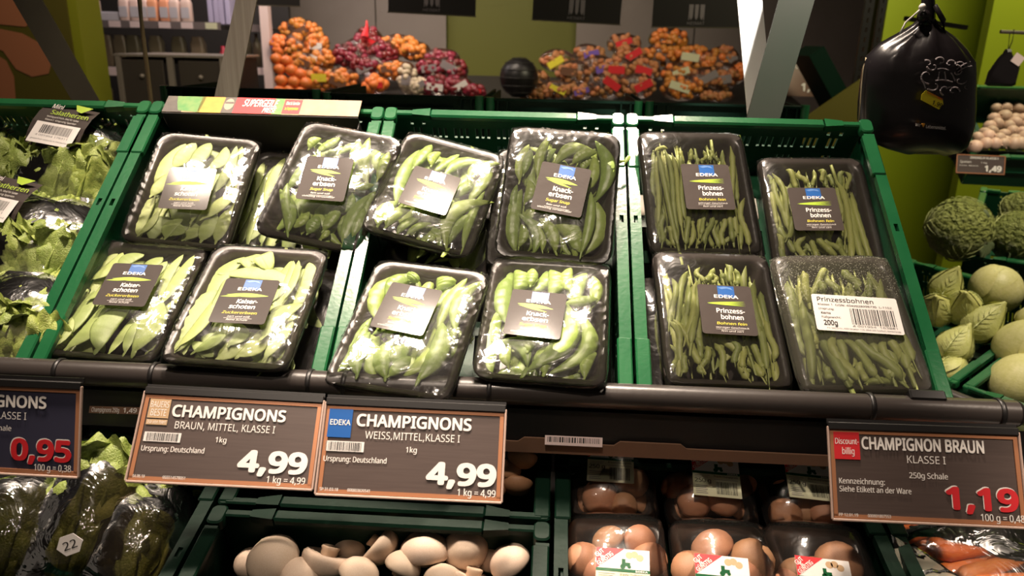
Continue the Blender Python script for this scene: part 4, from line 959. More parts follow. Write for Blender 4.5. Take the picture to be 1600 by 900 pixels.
l_.matrix_local = Mi @ (Matrix.Translation(p) @ CAM_R.to_4x4() @ Matrix.Rotation(R(20), 4, 'Z'))
for n_, me in c.meshes(): put(n_, me, l_)

# ---- carrot bags
def carrot_mesh(seed):
    rnd = random.Random(seed); rings = []; n = 9
    for i in range(15):
        t_ = i/14; r_ = .5*(1-t_*.72)*(1 if .05 < t_ < .95 else (.6 if t_ <= .05 else .35)); b = .25*math.sin(t_*3+seed)
        rings.append([Vector((t_-.5, b*.25+r_*math.cos(2*PI*k/n)*(1+.03*math.sin(i*3)), r_*math.sin(2*PI*k/n))) for k in range(n)])
    return MB().loft(rings).mesh('carrot', M['carrot'], True)
CAR = [carrot_mesh(i) for i in range(3)]
def carrot_bag(label, px, dp, rz, carrots, size, seed, lab=None):
    Mx = Matrix.Translation(at(*px, dp)) @ Matrix.Rotation(R(15), 4, 'X') @ Matrix.Rotation(R(rz), 4, 'Z')
    t = thing('carrot_bag', label, 'bagged carrots', Mx, 'bags of carrots')
    for i, (x, y, z, a_, L, W) in enumerate(carrots): put('carrot', CAR[i % 3], t, loc=(x, y, z), rot=(i, 0, R(a_)), scale=(L, W, W))
    put('bag_film', bag_film(*size, seed), t)
    if lab:
        l_ = MB().box((0, 0, 0), (.10, .06, .0008)).build('label', M['paper'], t, loc=lab[:3], rot=(R(lab[3]), 0, R(lab[4])))
        c = Card(.10, .06); c.poly([(.2, .4), (.9, .1), (.95, .3), (.3, .65)], 'orange').poly([(.1, .7), (.7, .6), (.75, .75), (.15, .9)], 'orange').text('Karotten', .35, .85, .95, .14, 'red', .02)
        for n_, me in c.meshes({'orange': 'carrot_picture'}): put(n_, me, l_)
    return t
CS = [(-.01+.0*i, -.062+i*.025, .004*(i % 2), (i*23) % 14-7, .17, .026) for i in range(6)]
carrot_bag('bag of carrots below the red-priced board, with white printed label', (1560, 880), .97, 20, CS+[(0, -.04+i*.026, .018, (i*31) % 20-10, .16, .027) for i in range(4)], (.23, .19, .09), 5, (.055, -.045, .046, 10, 12))
carrot_bag('bag of carrots showing just above the red-priced board', (1545, 715), 1.12, -10, CS+[(0, -.04+i*.026, .018, (i*31) % 20-10, .16, .027) for i in range(4)], (.24, .20, .09), 6)
carrot_bag('bag of carrots between the other two, behind the red-priced board', (1500, 800), 1.05, 30, CS+[(0, -.04+i*.026, .018, (i*31) % 20-10, .17, .030) for i in range(4)], (.24, .20, .09), 7)
# crumpled loose film flap
a, b, c2, d2 = at(1392, 835, .93), at(1440, 860, .93), at(1505, 905, .90), at(1412, 915, .90)
mb = MB(); mb.grid(10, 10, lambda s_, q: (a*(1-s_)+b*s_)*(1-q)+(d2*(1-s_)+c2*s_)*q+Vector((0, 0, .006*noise.noise(Vector((s_*4, q*4, 1))))))
M['film_flap'] = film_mat('milky_film_flap', haze=.5, hcol=(.6, .58, .45), bump=.9)
tag(mb.build('film_flap', M['film_flap'], smooth=True), 'crumpled clear film flap sticking up left of the carrot bag', 'plastic film')

# ================================================================ right-hand display with cabbages
Y3 = R(-55); P3 = at(1495, 600, 1.62)
def F3(x, y, z, tilt=15): return Matrix.Translation(P3) @ Matrix.Rotation(Y3, 4, 'Z') @ Matrix.Rotation(R(tilt), 4, 'X') @ Matrix.Translation((x, y, z))
crate('green crate of pointed cabbages on the right-hand display', F3(-.2, 0, 0), W=.392, y0=0, y1=.45, D=.15, detail=True)
crate('green crate of white cabbages at the right frame edge', F3(.21, 0, 0), W=.40, y0=0, y1=.45, D=.15, detail=True)
tb = MB().tube([F3(-.4, -.02, -.02).translation, F3(.6, -.02, -.02).translation], .014, 16).build('shelf_tube', M['rail'], smooth=True, ang=40); tag(tb, 'black tube edging the cabbage crates at right', 'rail')
o = MB().box((0, .2, -.20), (1.2, .5, .06)).build('cabbage_shelf', M['dark'], mw=F3(.1, 0, 0)); tag(o, 'dark shelf under the cabbage crates at right', 'shelf')
def cab_body(kind, seed):
    mb = MB(); nu, nv = 28, 20; off = Vector((seed, 0, seed*2)); rings = []
    for j in range(1, nv):
        rr = []
        for k in range(nu):
            th, ph = PI*j/nv, 2*PI*k/nu
            z = -math.cos(th); r_ = math.sin(th)
            if kind == 'pointed':
                q = (z+1)/2; r_ = .80*math.sin(PI*min(1, q*.9+.08))**.55*(1-q**1.6*.80); z = q*2.1-1
                d = .05*math.cos(ph*3+z*2+seed)
            elif kind == 'savoy': d = .05*noise.noise(Vector((math.cos(ph)*5, math.sin(ph)*5, z*5))+off)+.05*abs(math.sin(ph*2.5+z*2+seed))
            else: d = .03*math.cos(ph*2+z*3+seed)
            rr.append(Vector((r_*math.cos(ph)*(1+d), r_*math.sin(ph)*(1+d), z)))
        rings.append(rr)
    return mb.loft(rings)
def wrap_leaf(kind, seed, a0, wd=1.25, z0=-.95, z1=.93, r0=1.02):
    mb = MB()
    def fn(s_, t_):
        z = z0+(z1-z0)*t_; edge = math.sqrt(max(.05, 1-(2*t_-1)**2*.97)); ph = a0+(s_-.5)*wd*edge*1.6
        if kind == 'pointed': q = min(1, max(0, (z+1)/2.1)); r_ = .80*math.sin(PI*min(1, q*.9+.08))**.55*(1-q**1.6*.80)
        else: r_ = math.sqrt(max(.02, 1-min(.98, z*z)))
        e = abs(2*s_-1)
        r_ = r_*r0+.05*e**3+.04*noise.noise(Vector((s_*7, t_*7, seed)))*(1 if kind != 'white' else .3)
        return Vector((r_*math.cos(ph), r_*math.sin(ph), z))
    mb.grid(12, 12, fn); return mb
def veins(kind, a0, r0=1.10):
    mb = MB()
    def P(ph, z): 
        if kind == 'pointed': q = min(1, max(0, (z+1)/2.1)); r_ = .80*math.sin(PI*min(1, q*.9+.08))**.55*(1-q**1.6*.80)
        else: r_ = math.sqrt(max(.02, 1-min(.98, z*z)))
        return Vector((r_*r0*math.cos(ph), r_*r0*math.sin(ph), z))
    mb.tube([P(a0, -.85+1.5*k/8) for k in range(9)], [.035-.0032*k for k in range(9)], 5)
    for s_ in (-1, 1):
        for q in range(6): mb.tube([P(a0+s_*(.02+.16*k), -.75+q*.22+.10*k) for k in range(4)], [.014, .012, .008, .004], 4)
    return mb
def cabbage(kind, label, px, r_px, dp, rot, group=None, seed=0, nl=3):
    p = at(*px, dp); s_ = r_px/FPX*dp; m = {'savoy': 'savoy', 'pointed': 'pointed', 'white': 'whitecab'}[kind]
    t = thing({'savoy': 'savoy_cabbage', 'pointed': 'pointed_cabbage', 'white': 'white_cabbage'}[kind], label, 'cabbage', Matrix.Translation(p), group)
    t.rotation_euler = rot; t.scale = (s_, s_, s_*(.82 if kind == 'pointed' else 1))
    cab_body(kind, seed).build('head', M[m], t, smooth=True)
    for i in range(nl):
        a0 = i*2*PI/nl+seed
        wrap_leaf(kind, seed+i, a0).build('outer_leaf', M[m], t, smooth=True)
        if kind != 'white': veins(kind, a0).build('leaf_vein', M['vein'], t, smooth=True)
    return t
GP, GW, GV = 'pointed cabbages', 'white cabbages', 'savoy cabbages'
for i, (px, r_, rot, lb) in enumerate([((1482, 442), 36, (.3, .2, 0), 'pointed cabbage uppermost at the left of its crate'), ((1462, 480), 38, (.6, -.5, 0), 'pointed cabbage partly behind the bean crate'),
        ((1505, 475), 40, (.5, -.6, .3), 'pointed cabbage in the centre pointing up left'), ((1540, 500), 44, (.55, .15, 1), 'pointed cabbage at the right with its tip up'),
        ((1496, 535), 40, (.55, -.05, 2), 'pointed cabbage below the centre one'), ((1490, 575), 36, (.9, -.3, 2.5), 'pointed cabbage lowest beside the crate rim')]):
    cabbage('pointed', lb, px, r_, 1.80-.02*i, rot, GP, i)
cabbage('white', 'green-leaved round cabbage above the pointed cabbages', (1556, 452), 38, 1.86, (.3, .4, 0), GW, 3, 3)
cabbage('white', 'white cabbage at the right edge, upper one', (1603, 545), 46, 1.68, (.3, .4, 1), GW, 4, 1)
cabbage('white', 'white cabbage at the right edge, lower one', (1598, 600), 48, 1.62, (.5, .3, 2), GW, 5, 1)
cabbage('white', 'white cabbage seen just above the others at the right edge', (1612, 500), 22, 1.72, (.5, .3, 2), GW, 6, 1)
M3 = Matrix.Translation(at(1500, 398, 2.15)) @ Matrix.Rotation(Y3*.55, 4, 'Z') @ Matrix.Rotation(R(20), 4, 'X')
crate('green crate of savoy cabbages behind the pointed cabbages', M3 @ Matrix.Translation((.28, 0, 0)), W=.55, y0=0, y1=.40, D=.14, detail=True)
cabbage('savoy', 'savoy cabbage with strong pale ribs at the left of its crate', (1500, 358), 47, 2.18, (.9, -.5, .5), GV, 7, 4)
cabbage('savoy', 'savoy cabbage at the right of its crate', (1590, 370), 40, 2.15, (.5, .2, 1.5), GV, 8, 4)
cabbage('savoy', 'savoy cabbage at the top right of its crate', (1594, 328), 28, 2.30, (.5, .1, 2.5), GV, 9, 3)
for i, (px, r_) in enumerate([((1535, 352), 30), ((1550, 390), 24), ((1585, 405), 26)]):
    o = put('savoy_leaf', leaf_mesh('savoy_leaf', M['savoydark'], 70+i, r0=.5, wphi=.8, ruf=.12), loc=at(*px, 2.12)-Vector((.03, 0, .03)), rot=(R(30+i*15), R(20*i), R(-40+50*i)), scale=(r_/FPX*2.6,)*3)
    tag(o, 'loose dark savoy leaf %s' % ('between the two big savoy cabbages', 'on the crate rim', 'hanging over the crate rim at right')[i], 'cabbage leaf')
# pile of white mushrooms/onions on the upper right shelf with price sign
M5 = Matrix.Translation(at(1497, 243, 2.55)) @ Matrix.Rotation(R(-8), 4, 'Z') @ Matrix.Rotation(R(28), 4, 'X')
crate('green crate of pale onions high on the right shelf', M5 @ Matrix.Translation((.35, 0, 0)), W=.62, y0=0, y1=.45, D=.12, detail=False)
ONI = MB().sphere((0, 0, 0), 1, 12, 8, (1, 1, .86)); ONI.tube([(0, 0, .8), (.02, 0, 1.1)], [.14, .04], 6)
ONIM = {k: ONI.mesh('onion', M[k], True) for k in ('garlic', 'oniony', 'onionr', 'orange', 'potato')}
M['pinkgarlic'] = mat('pinkish_onion', (.62, .42, .32), .5, rand=.12); ONIM['pink'] = ONI.mesh('onion', M['pinkgarlic'], True)
rnd = random.Random(5); k_ = 0
for j in range(8):
    for i in range(9):
        px = 1522+i*15-(0)+(j % 2)*7+rnd.uniform(-3.5, 3.5); py = 228-j*11+rnd.uniform(-3.5, 3.5)
        if px < 1516+j*8.2 or px > 1640: continue
        dp = 2.56+j*.055; p = at(px, py, dp); s_ = rnd.uniform(9, 12.5)/FPX*dp; k_ += 1
        o = put('onion', ONIM['pink'], loc=p, rot=(rnd.random()*3, rnd.random()*3, 0), scale=(s_,)*3)
        tag(o, 'pale pink onion in the heap on the upper right shelf', 'onion', 'pale onions heaped on the upper right shelf')
def small_sign(label, px, dp, wh, texts, rotz=0, face='tagface', border=True):
    W, H = wh; Mx = Matrix.Translation(at(*px, dp)) @ Matrix.Rotation(R(rotz), 4, 'Z') @ Matrix.Rotation(PI/2-R(18), 4, 'X')
    t = thing('price_sign', label, 'price sign', Mx); MB().box((0, 0, -.001), (W, H, .002)).build('board', M[face], t)
    if border:
        mb = MB(); f_ = W*.02
        for s_ in (-1, 1): mb.box((s_*(W/2-f_/2), 0, .0005), (f_, H, .002)); mb.box((0, s_*(H/2-f_/2), .0005), (W, f_, .002))
        mb.build('copper_border', M['copper'], t)
    c = Card(W, H)
    for q in texts: c.text(*q[:5], wt=q[5] if len(q) > 5 else .01, z=.003)
    for n_, me in c.meshes(): put(n_, me, t)
    return t
small_sign('small brown price sign reading 1,49 under the pale onions', (1532, 257), 2.50, (.148, .062), [('ZWIEBELN KLASSE I', .27, .85, .22, .11, .03), ('Spanien', .07, .30, .45, .12), ('1 kg', .50, .62, .45, .08), ('lose Ware', .07, .45, .62, .06), ('1,49', .58, .93, .85, .28, .06)], -6)
tag(MB().box((0, 0, 0), (.75, .03, .03)).build('shelf_edge_bar', M['blackplastic'], loc=at(1672, 247, 2.58), rot=(0, 0, R(-6))), 'black shelf edge bar holding the 1,49 price sign', 'shelf edge')
pass

# ================================================================ black bag hanging at the right
YBAG = atY(1433, 140, 0).y+0  # placeholder plane
YBAG = .52
prof = [(26, 1438, 1460), (34, 1434, 1464), (42, 1424, 1472), (55, 1402, 1492), (70, 1374, 1508), (88, 1354, 1522), (110, 1347, 1525), (135, 1344, 1524), (160, 1342, 1523), (185, 1341, 1521), (205, 1343, 1516), (220, 1356, 1512), (230, 1382, 1503), (238, 1412, 1480)]
t = thing('drawstring_bag', 'black plastic drawstring bag with grey ornament hanging at the right', 'bag', Matrix.Translation(atY(1433, 140, YBAG)))
O_ = atY(1433, 140, YBAG); rings = []; n = 48
for (py, xl, xr_) in prof:
    L_, R_ = atY(xl, py, YBAG)-O_, atY(xr_, py+(xr_-xl)*.04, YBAG)-O_
    c_ = (L_+R_)/2; hw = (R_-L_).length/2; f_ = max(0, (100-py)/75); low_ = max(0, (py-200)/38)
    rr = []
    for k in range(n):
        a = 2*PI*k/n; fold = 1+f_*.26*math.cos(a*9+py*.03)+f_*.08*math.cos(a*17+1)+.02*math.sin(a*4+py*.05)
        dy = hw*.52*(1-low_*.35)*math.sin(a)*fold
        rr.append(Vector((c_.x+hw*math.cos(a)*(1+(fold-1)*.4), -dy*-1, c_.z+(R_.z-L_.z)/2*math.cos(a)+.003*math.sin(a*3))))
    rings.append(rr)
MB().loft(rings).build('bag_body', M['bagblack'], t, smooth=True)
def onbag(px, py, lift=.004):
    p = atY(px, py, YBAG)-O_
    row = min(prof, key=lambda q: abs(q[0]-py)); hwp = (row[2]-row[1])/2; cxp = (row[1]+row[2])/2
    hw = hwp/FPX*1.45; q = max(-.98, min(.98, (px-cxp)/hwp)); d = hw*.575*math.sqrt(1-q*q)+lift
    # move towards the camera along the ray so the print sits on the skin
    ry = ray(px, py); return p-ry*(d/ry.y)
mb = MB()
def curl(cx, cy, r_, a0, turns, s_=1, w_=.0012):
    pts = [onbag(cx+r_*(1-q/14)*math.cos(a0+s_*turns*q/14*2*PI), cy+r_*(1-q/14)*math.sin(a0+s_*turns*q/14*2*PI)*.9) for q in range(13)]
    mb.tube(pts, [w_*(1.3-q*.06) for q in range(13)], 4)
for q in [(1450,118,15,1.5,.8,1),(1458,103,10,3,.8,-1),(1470,96,9,3.5,.9,1),(1484,100,9,0,.9,-1),(1494,112,12,-1.5,.8,1),(1500,125,10,0,.8,1),(1490,143,10,0,.9,-1),(1478,140,11,2,.7,1),(1460,132,13,2.5,.6,-1),(1505,104,12,-2.6,.35,1),(1450,100,8,4,.6,1),(1510,135,7,0,.8,1)]: curl(*q)
for (x1, y1, x2, y2) in ((1465,108,1482,110),(1462,126,1488,128),(1495,108,1520,95),(1497,112,1518,103),(1468,112,1466,126),(1440,125,1446,138),(1476,112,1478,126),(1486,114,1492,126)):
    mb.tube([onbag(x1+(x2-x1)*k/4, y1+(y2-y1)*k/4-2*math.sin(PI*k/4)) for k in range(5)], .0011, 4)
mb.build('grey_ornament', M['greyprint'], t)
def bag_patch(name, m, pts, lift=.003): 
    mb = MB(); ps = [onbag(x, y, lift) for x, y in pts]; ps2 = [p+Vector((0, .0006, 0)) for p in ps]; n_ = len(ps)
    mb.add(ps+ps2, [list(range(n_))[::-1], [i+n_ for i in range(n_)]]+[[i, (i+1) % n_, (i+1) % n_+n_, i+n_] for i in range(n_)]); return mb.build(name, m, t)
M['stickery'] = mat('yellow_sticker', (.72, .62, .02), .45)
st = bag_patch('price_sticker', M['stickery'], [(1440, 148), (1447, 141), (1473, 155), (1474, 163), (1467, 171), (1439, 156)], .004); st['label'] = 'yellow price sticker'
def bag_text(txt, x0, y0, x1, y1, cap, m, name, wt=.0, parent=None, lift=.0052):
    vs, fs = glyphs(txt, wt); a = min(v.x for v in vs); b = max(v.x for v in vs); out = []
    dx, dy = x1-x0, y1-y0; ln = math.hypot(dx, dy)
    for v in vs:
        s_ = (v.x-a)/(b-a); h_ = v.y/cap_height()*cap; out.append(onbag(x0+dx*s_+dy/ln*h_, y0+dy*s_-dx/ln*h_, lift))
    return MB().add(out, fs).build(name, m, parent or t)
bag_text('1,99', 1456, 163, 1471, 169, 7, M['black'], 'lettering', .02)
bag_text('SONDERPREIS', 1448, 145, 1472, 157, 3.2, M['red'], 'red_lettering', .02)
bag_text('Wir', 1430, 197, 1438, 198, 5, M['white'], 'lettering', .0); bag_text('Lebensmittel.', 1447, 200, 1478, 203, 5, M['white'], 'lettering', .0)
bag_patch('heart_print', M['p_orange'], [(1440, 193.5), (1441.5, 192.5), (1442.7, 193.6), (1444, 192.6), (1445.6, 193.8), (1442.8, 199)], .004)
bag_text('EDEKA', 1515, 190, 1516, 160, 5, M['yellow'], 'yellow_lettering', .0)
mb = MB(); mb.tube([onbag(1406, 53, .004), onbag(1415, 35, .012), onbag(1430, 22, .020), onbag(1441, 12, .016)], .0016, 6); mb.sphere(onbag(1441, 11, .016), .006, 8, 6); mb.build('white_drawstring', M['white'], t, smooth=True)
mb = MB(); mb.tube([onbag(x, y, .0005) for x, y in ((1353, 90), (1349, 105), (1346, 130), (1344, 160), (1342, 190))], .0011, 5); mb.build('pale_cord', M['cable'], t, smooth=True)
mb = MB(); N0 = atY(1449, 28, YBAG)-O_; N1 = atY(1452, -40, YBAG)-O_
mb.tube([N0+Vector((0, 0, -.012)), N0, N0*.5+N1*.5, N1], [.016, .013, .010, .009], 12)
mb.tube([N0+Vector((.004, -.01, .02)), N0+Vector((.022, -.012, -.004)), N0+Vector((.026, -.012, -.022)), N0+Vector((.012, -.012, -.028))], .0045, 8)
mb.sphere(N0+Vector((-.012, -.012, .002)), .011, 10, 8); mb.sphere(N0+Vector((.012, -.014, -.026)), .0045, 8, 6)
mb.build('gathered_neck', M['bagblack'], t, smooth=True)
# bracket bars on lime wall, small hanging scoop bag
tag(MB().box((0, 0, 0), (.21, .02, .014)).build('wall_bracket', M['dark'], loc=at(1462, 36, 2.6), rot=(0, R(7), 0)), 'dark bracket bar on the lime wall behind the black bag', 'bracket')
t = thing('wall_hook_rail', 'thin metal hook rail at the right edge of the lime wall', 'rail', loc=at(1590, 50, 2.3)); MB().tube([(-.05, 0, 0), (.12, 0, -.004)], .0055, 8).build('rail_bar', M['steeldark'], t)
P_ = at(1570, 105, 2.28)
t = thing('small_hanging_bag', 'small flat black bag hanging by a string on the lime wall', 'bag', loc=P_); k2 = 2.28/FPX
mb = MB(); ol = [(-25, -26), (-23, -8), (-12, 14), (-7, 20), (-4, 27), (3, 27), (6, 20), (16, 12), (22, 2), (21, -26), (15, -29), (-20, -29)]
mb.loft([[Vector((x*k2*s_, y_, z*k2*s_)) for x, z in ol] for s_, y_ in ((.85, -.012), (1, -.004), (1, .004), (.85, .012))]); mb.build('bag_body', M['bagblack'], t, smooth=True, ang=40)
MB().tube([(-.001, 0, 26*k2), (-.006, 0, 50*k2), (.004, 0, 56*k2), (.006, 0, 40*k2), (.001, 0, 26*k2)], .0015, 5).build('string', M['blackplastic'], t)
MB().box((13*k2, -.014, 12*k2), (.030, .002, .028), Matrix.Rotation(R(30), 3, 'Y')).build('paper_tag', M['pinkpaper'], t)

# ================================================================ struts between the crate rows
def strut(label, pts, m, Y0, Y1, name='flat_strut', th=.004):
    """flat bar through four picture corners, standing on the plane between rows; top pair at Y1, bottom pair at Y0"""
    (a, b, c_, d_) = [atY(*q, Y) for q, Y in zip(pts, (Y1, Y1, Y0, Y0))]
    # extend upwards past the frame
    up1 = a+(a-d_)*.9; up2 = b+(b-c_)*.9; nrm = (b-a).cross(d_-a).normalized()*th
    dn = (d_-a)*.25
    vs = [up1, up2, c_+(c_-b)*.15, d_+(d_-a)*.15]
    mb = MB(); mb.add(vs+[v+nrm for v in vs], [[3, 2, 1, 0], [4, 5, 6, 7], [0, 1, 5, 4], [1, 2, 6, 5], [2, 3, 7, 6], [3, 0, 4, 7]])
    o = mb.build(name, m); return tag(o, label, 'strut')
strut('dark steel strut slanting down at the far left', [(20, 0), (65, 0), (150, 150), (108, 150)], M['steeldark'], .62, .62)
strut('light brushed steel strut leaning left behind the printed strip', [(368, 0), (401, 0), (369, 160), (333, 160)], M['steel'], .56, .56)
strut('steel strut with its white glare painted on, tapering behind the grey-green one', [(1152, 0), (1191, 0), (1208, 180), (1168, 180)], M['glare_white'], .60, .60)
strut('grey-green steel strut leaning left beside the white one', [(1217, 0), (1273, 0), (1219, 184), (1167, 184)], M['olivesteel'], .56, .56)
mb = MB(); mb.tube([atY(217, -60, .8), atY(218, 0, .8), atY(224, 60, .8), atY(230, 110, .8), atY(238, 175, .8), atY(240, 190, .8)], .0050, 8); tag(mb.build('thin_cable', M['cable'], smooth=True), 'thin beige cable hanging behind the left crates', 'cable')

# opposite row of crates: their outer walls and rims
for i, u in enumerate((-.97, -.57, -.165, .235)):
    pass
def back_crate(label, px0, px1, py, Y):
    a, b = atY(px0, py[0], Y), atY(px1, py[1], Y); W = b.x-a.x; zt = (a.z+b.z)/2
    t = thing('back_row_crate', label, 'crate', loc=((a.x+b.x)/2, Y, zt))
    t.rotation_euler = (0, 0, 0)
    mb = MB(); mb.box((0, .02, -.07), (W-.02, .004, .13)); hs = [(-W/2+.06+i*.022, -W/2+.068+i*.022, -.062, -.040) for i in range(int((W-.12)/.022))]
    mb = MB(); mb.plate(-W/2+.01, W/2-.01, -.14, -.006, .004, hs, lambda x, y, th: Vector((x, .02+th, y))); mb.build('end_wall', M['shadegreen'], t)
    mb = MB(); mb.box((0, .012, -.003), (W*.98, .022, .006), bev=.001); mb.box((0, .010, -.030), (W*.62, .018, .004)); mb.build('end_rim', M['shadegreen'], t)
    for s_ in (-1, 1):
        for q in (.36, .42): MB().box((s_*W*q, .010, -.016), (.003, .018, .028)).build('rib', M['shadegreen'], t)
        mb = MB(); mb.tube([(s_*(W/2-.012), .008, -.07), (s_*(W/2-.012), .008, .002)], .011, 10); mb.build('corner_post', M['green'], t, smooth=True, ang=40)
        mb = MB(); mb.box((s_*(W/2-.006), .22, -.07), (.006, .40, .13)); mb.build('side_wall', M['shadegreen'], t)
    return t
YK = .98
for px0, px1, py, lb in ((246, 500, (134, 142), 'far crate rim behind the printed strip'), (502, 756, (144, 153), 'far crate rim behind the middle crate, left'),
                         (758, 1006, (153, 160), 'far crate rim behind the middle crate, right, with a white slip'), (1008, 1268, (160, 166), 'far crate rim beside the white strut')):
    t = back_crate(lb, px0, px1, py, YK)
    if 'slip' in lb: MB().box((-.115, -.002, -.036), (.125, .002, .010)).build('white_slip', M['paper'], t)
tag(MB().box((0, 0, 0), (1.45, .44, .03)).build('slot_backing_panel', M['steel'], loc=(-.40, .70, Z0+.10)), 'pale metal panel added between the two rows of crates to brighten the wall slots', 'shelf')  # pale panel added so that the crate wall slots look bright
tag(MB().box((0, 0, 0), (1.9, .44, 1.06)).build('rear_plinth', M['dark'], loc=(-.30, 1.24, .535)), 'dark plinth under the far row of crates', 'plinth')
tag(MB().box((0, 0, 0), (1.5, .52, .72)).build('display_plinth', M['dark'], loc=(-.40, .72, .37)), 'dark plinth under the vegetable display', 'plinth')

# ================================================================ hanging signs
def hang_sign(label, px0, px1, pyb, Y, emb):
    a, b = atY(px0, pyb[0], Y), atY(px1, pyb[1], Y); W = (b-a).length; H = .42
    Mx = Matrix.Translation((a+b)/2+Vector((0, 0, H/2))) @ Matrix.Rotation(math.atan2(b.y-a.y, b.x-a.x), 4, 'Z') @ Matrix.Rotation(-math.atan2(b.z-a.z, W), 4, 'Y') @ Matrix.Rotation(PI/2, 4, 'X')
    t = thing('hanging_sign', label, 'sign', Mx); MB().box((0, 0, 0), (W, H, .008)).build('sign_board', M['blackcard'], t)
    MB().box((0, -H/2, .003), (W+.006, .005, .012)).build('light_edge', M['steeldark'], t)
    if emb:
        c = Card(W, H); x = .5
        for dx in (-.06, 0, .06): c.poly([(x+dx-.022, .78), (x+dx+.022, .78), (x+dx+.018, .90), (x+dx, .93), (x+dx-.018, .90)], 'greyprint', .0052)
        c.rect(x-.09, x-.08, .78, .93, 'greyprint', .0052).rect(x+.08, x+.09, .78, .93, 'greyprint', .0052)
        c.text('HEIMAT', x-.10, x+.10, .975, .03, 'greyprint', .0, .0054)
        for n_, me in c.meshes({'greyprint': 'grey_emblem'}): put(n_, me, t)
    return t
hang_sign('black hanging sign left, at the top edge above the onions', 397, 469, (8, 10), 3.0, False)
hang_sign('black hanging sign above the red onion nets', 609, 745, (19, 26), 2.6, True)
hang_sign('black hanging sign above the dark round basket', 834, 971, (31, 39), 2.6, True)
hang_sign('black hanging sign nearest the white strut', 1018, 1154, (42, 44), 2.6, True)

# ================================================================ onion shelf at the back
p0, p1, q1 = at(425, 162, 5.02), at(1185, 168, 5.02), at(425, 35, 5.95)
xa, xb, ya, za, yb, zb = p0.x-.05, p1.x+.35, p0.y, p0.z-.02, q1.y, q1.z-.36
mb = MB(); mb.add([(xa, ya, za), (xb, ya, za), (xb, yb, zb), (xa, yb, zb), (xa, ya, .02), (xb, ya, .02), (xb, yb, .02), (xa, yb, .02)], [[0, 1, 2, 3], [4, 7, 6, 5], [0, 4, 5, 1], [1, 5, 6, 2], [2, 6, 7, 3], [3, 7, 4, 0]])
tag(mb.build('onion_display', M['dark']), 'dark sloping display base under the onion nets', 'display')
def net(label, px, py, rx, ry, kind, dp, seed, labcol=None, n=16):
    rnd = random.Random(seed); c_ = at(px, py, dp); s_ = dp/FPX
    t = thing('produce_net', label, 'netted produce', Matrix.Translation(c_), 'nets and bags on the back shelf'); r0 = 5.8 if kind in ('oniony', 'onionr') else 5.2
    if kind == 'orange': r0 = 8.5
    rx *= 1.18; ry *= 1.18
    for i in range(n):
        a = rnd.random()*2*PI; q = math.sqrt(rnd.random())
        x, z = q*math.cos(a)*max(2, rx-r0*.7), q*math.sin(a)*max(2, ry-r0*.7); y = -math.sqrt(max(0, 1-q*q))*min(rx, ry)*.8
        rr = r0*rnd.uniform(.85, 1.1)*s_
        put('potato' if kind == 'potato' else ('orange' if kind == 'orange' else 'onion'), ONIM[kind], t, loc=(x*s_, y*s_, z*s_), rot=(rnd.random()*3, rnd.random()*3, 0), scale=(rr, rr, rr*(1 if kind != 'potato' else .8)))
    mb = MB(); mb.sphere((0, 0, 0), 1, 14, 10, (rx*s_*.98, min(rx, ry)*s_*.8, ry*s_*.95))
    for v in mb.v: v *= 1+.10*noise.noise(v*9+Vector((seed, 0, 0)))
    mb.build('net_film', M['film_net'], t, smooth=True)
    if labcol:
        MB().box((rnd.uniform(-.3, .3)*rx*s_, -min(rx, ry)*s_*.98, rnd.uniform(-.2, .3)*ry*s_), (rx*s_*.9, .004, ry*s_*.55), Matrix.Rotation(rnd.uniform(-.6, .6), 3, 'Y')).build('net_label', M[labcol], t)
    return t
M['film_net'] = film_mat('net_bag_film', tint=(.93, .88, .85), haze=.05, hcol=(.5, .2, .1), bump=1.0, bscale=60, gl=.06)
NET = [(470,48,30,16,'oniony','straw'),(438,72,12,16,'orange','purple'),(462,75,20,20,'oniony',None),(495,68,18,16,'oniony','paper'),(475,100,18,16,'oniony','straw'),(505,92,20,14,'oniony','paper'),
       (500,125,22,18,'oniony','yellow'),(535,125,24,18,'oniony','straw'),(545,88,26,18,'onionr',None),(575,65,22,20,'onionr','red'),(560,80,22,18,'onionr',None),(575,103,26,14,'onionr','greyprint'),(600,85,22,18,'onionr',None),
       (625,72,28,16,'oniony',None),(648,80,22,14,'oniony',None),(585,132,20,14,'orange','red'),(615,110,22,14,'oniony','straw'),(637,122,14,22,'garlic','greyprint'),(655,135,14,14,'garlic','greyprint'),
       (675,108,22,16,'onionr','greyprint'),(680,135,24,16,'onionr','paper'),(705,110,24,18,'onionr','greyprint'),(715,135,22,14,'onionr','paper'),(742,142,16,10,'onionr','red'),(690,92,26,14,'onionr',None),
       (835,125,22,14,'potato','yellow'),(835,143,26,12,'potato',None),(870,140,24,12,'potato','yellow'),(870,95,24,16,'potato','yellow'),(895,115,24,18,'potato','straw'),(920,85,22,14,'potato','purple'),(905,143,22,12,'potato','purple'),(935,105,24,16,'potato','purple'),
       (950,135,26,18,'potato','red'),(965,110,24,18,'potato','red'),(975,68,24,14,'potato','red'),(985,88,24,16,'potato','red'),(995,135,26,18,'potato','red'),(1005,110,24,18,'potato','red'),
       (1045,62,28,16,'oniony',None),(1035,85,26,16,'oniony',None),(1080,90,26,18,'oniony','cream'),(1110,98,24,18,'oniony',None),(1060,115,24,16,'oniony','cream'),(1065,138,30,18,'oniony','cream'),(1105,125,28,18,'potato','greyprint'),(1130,120,22,20,'potato','greyprint'),(1130,90,22,16,'potato','greyprint'),(1120,150,24,8,'potato',None),(1152,112,14,16,'orange','red'),(1240,105,28,14,'potato','greyprint')]
KN = {'oniony': 'yellow onions', 'onionr': 'red onions', 'garlic': 'pale onions', 'orange': 'oranges', 'potato': 'potatoes'}
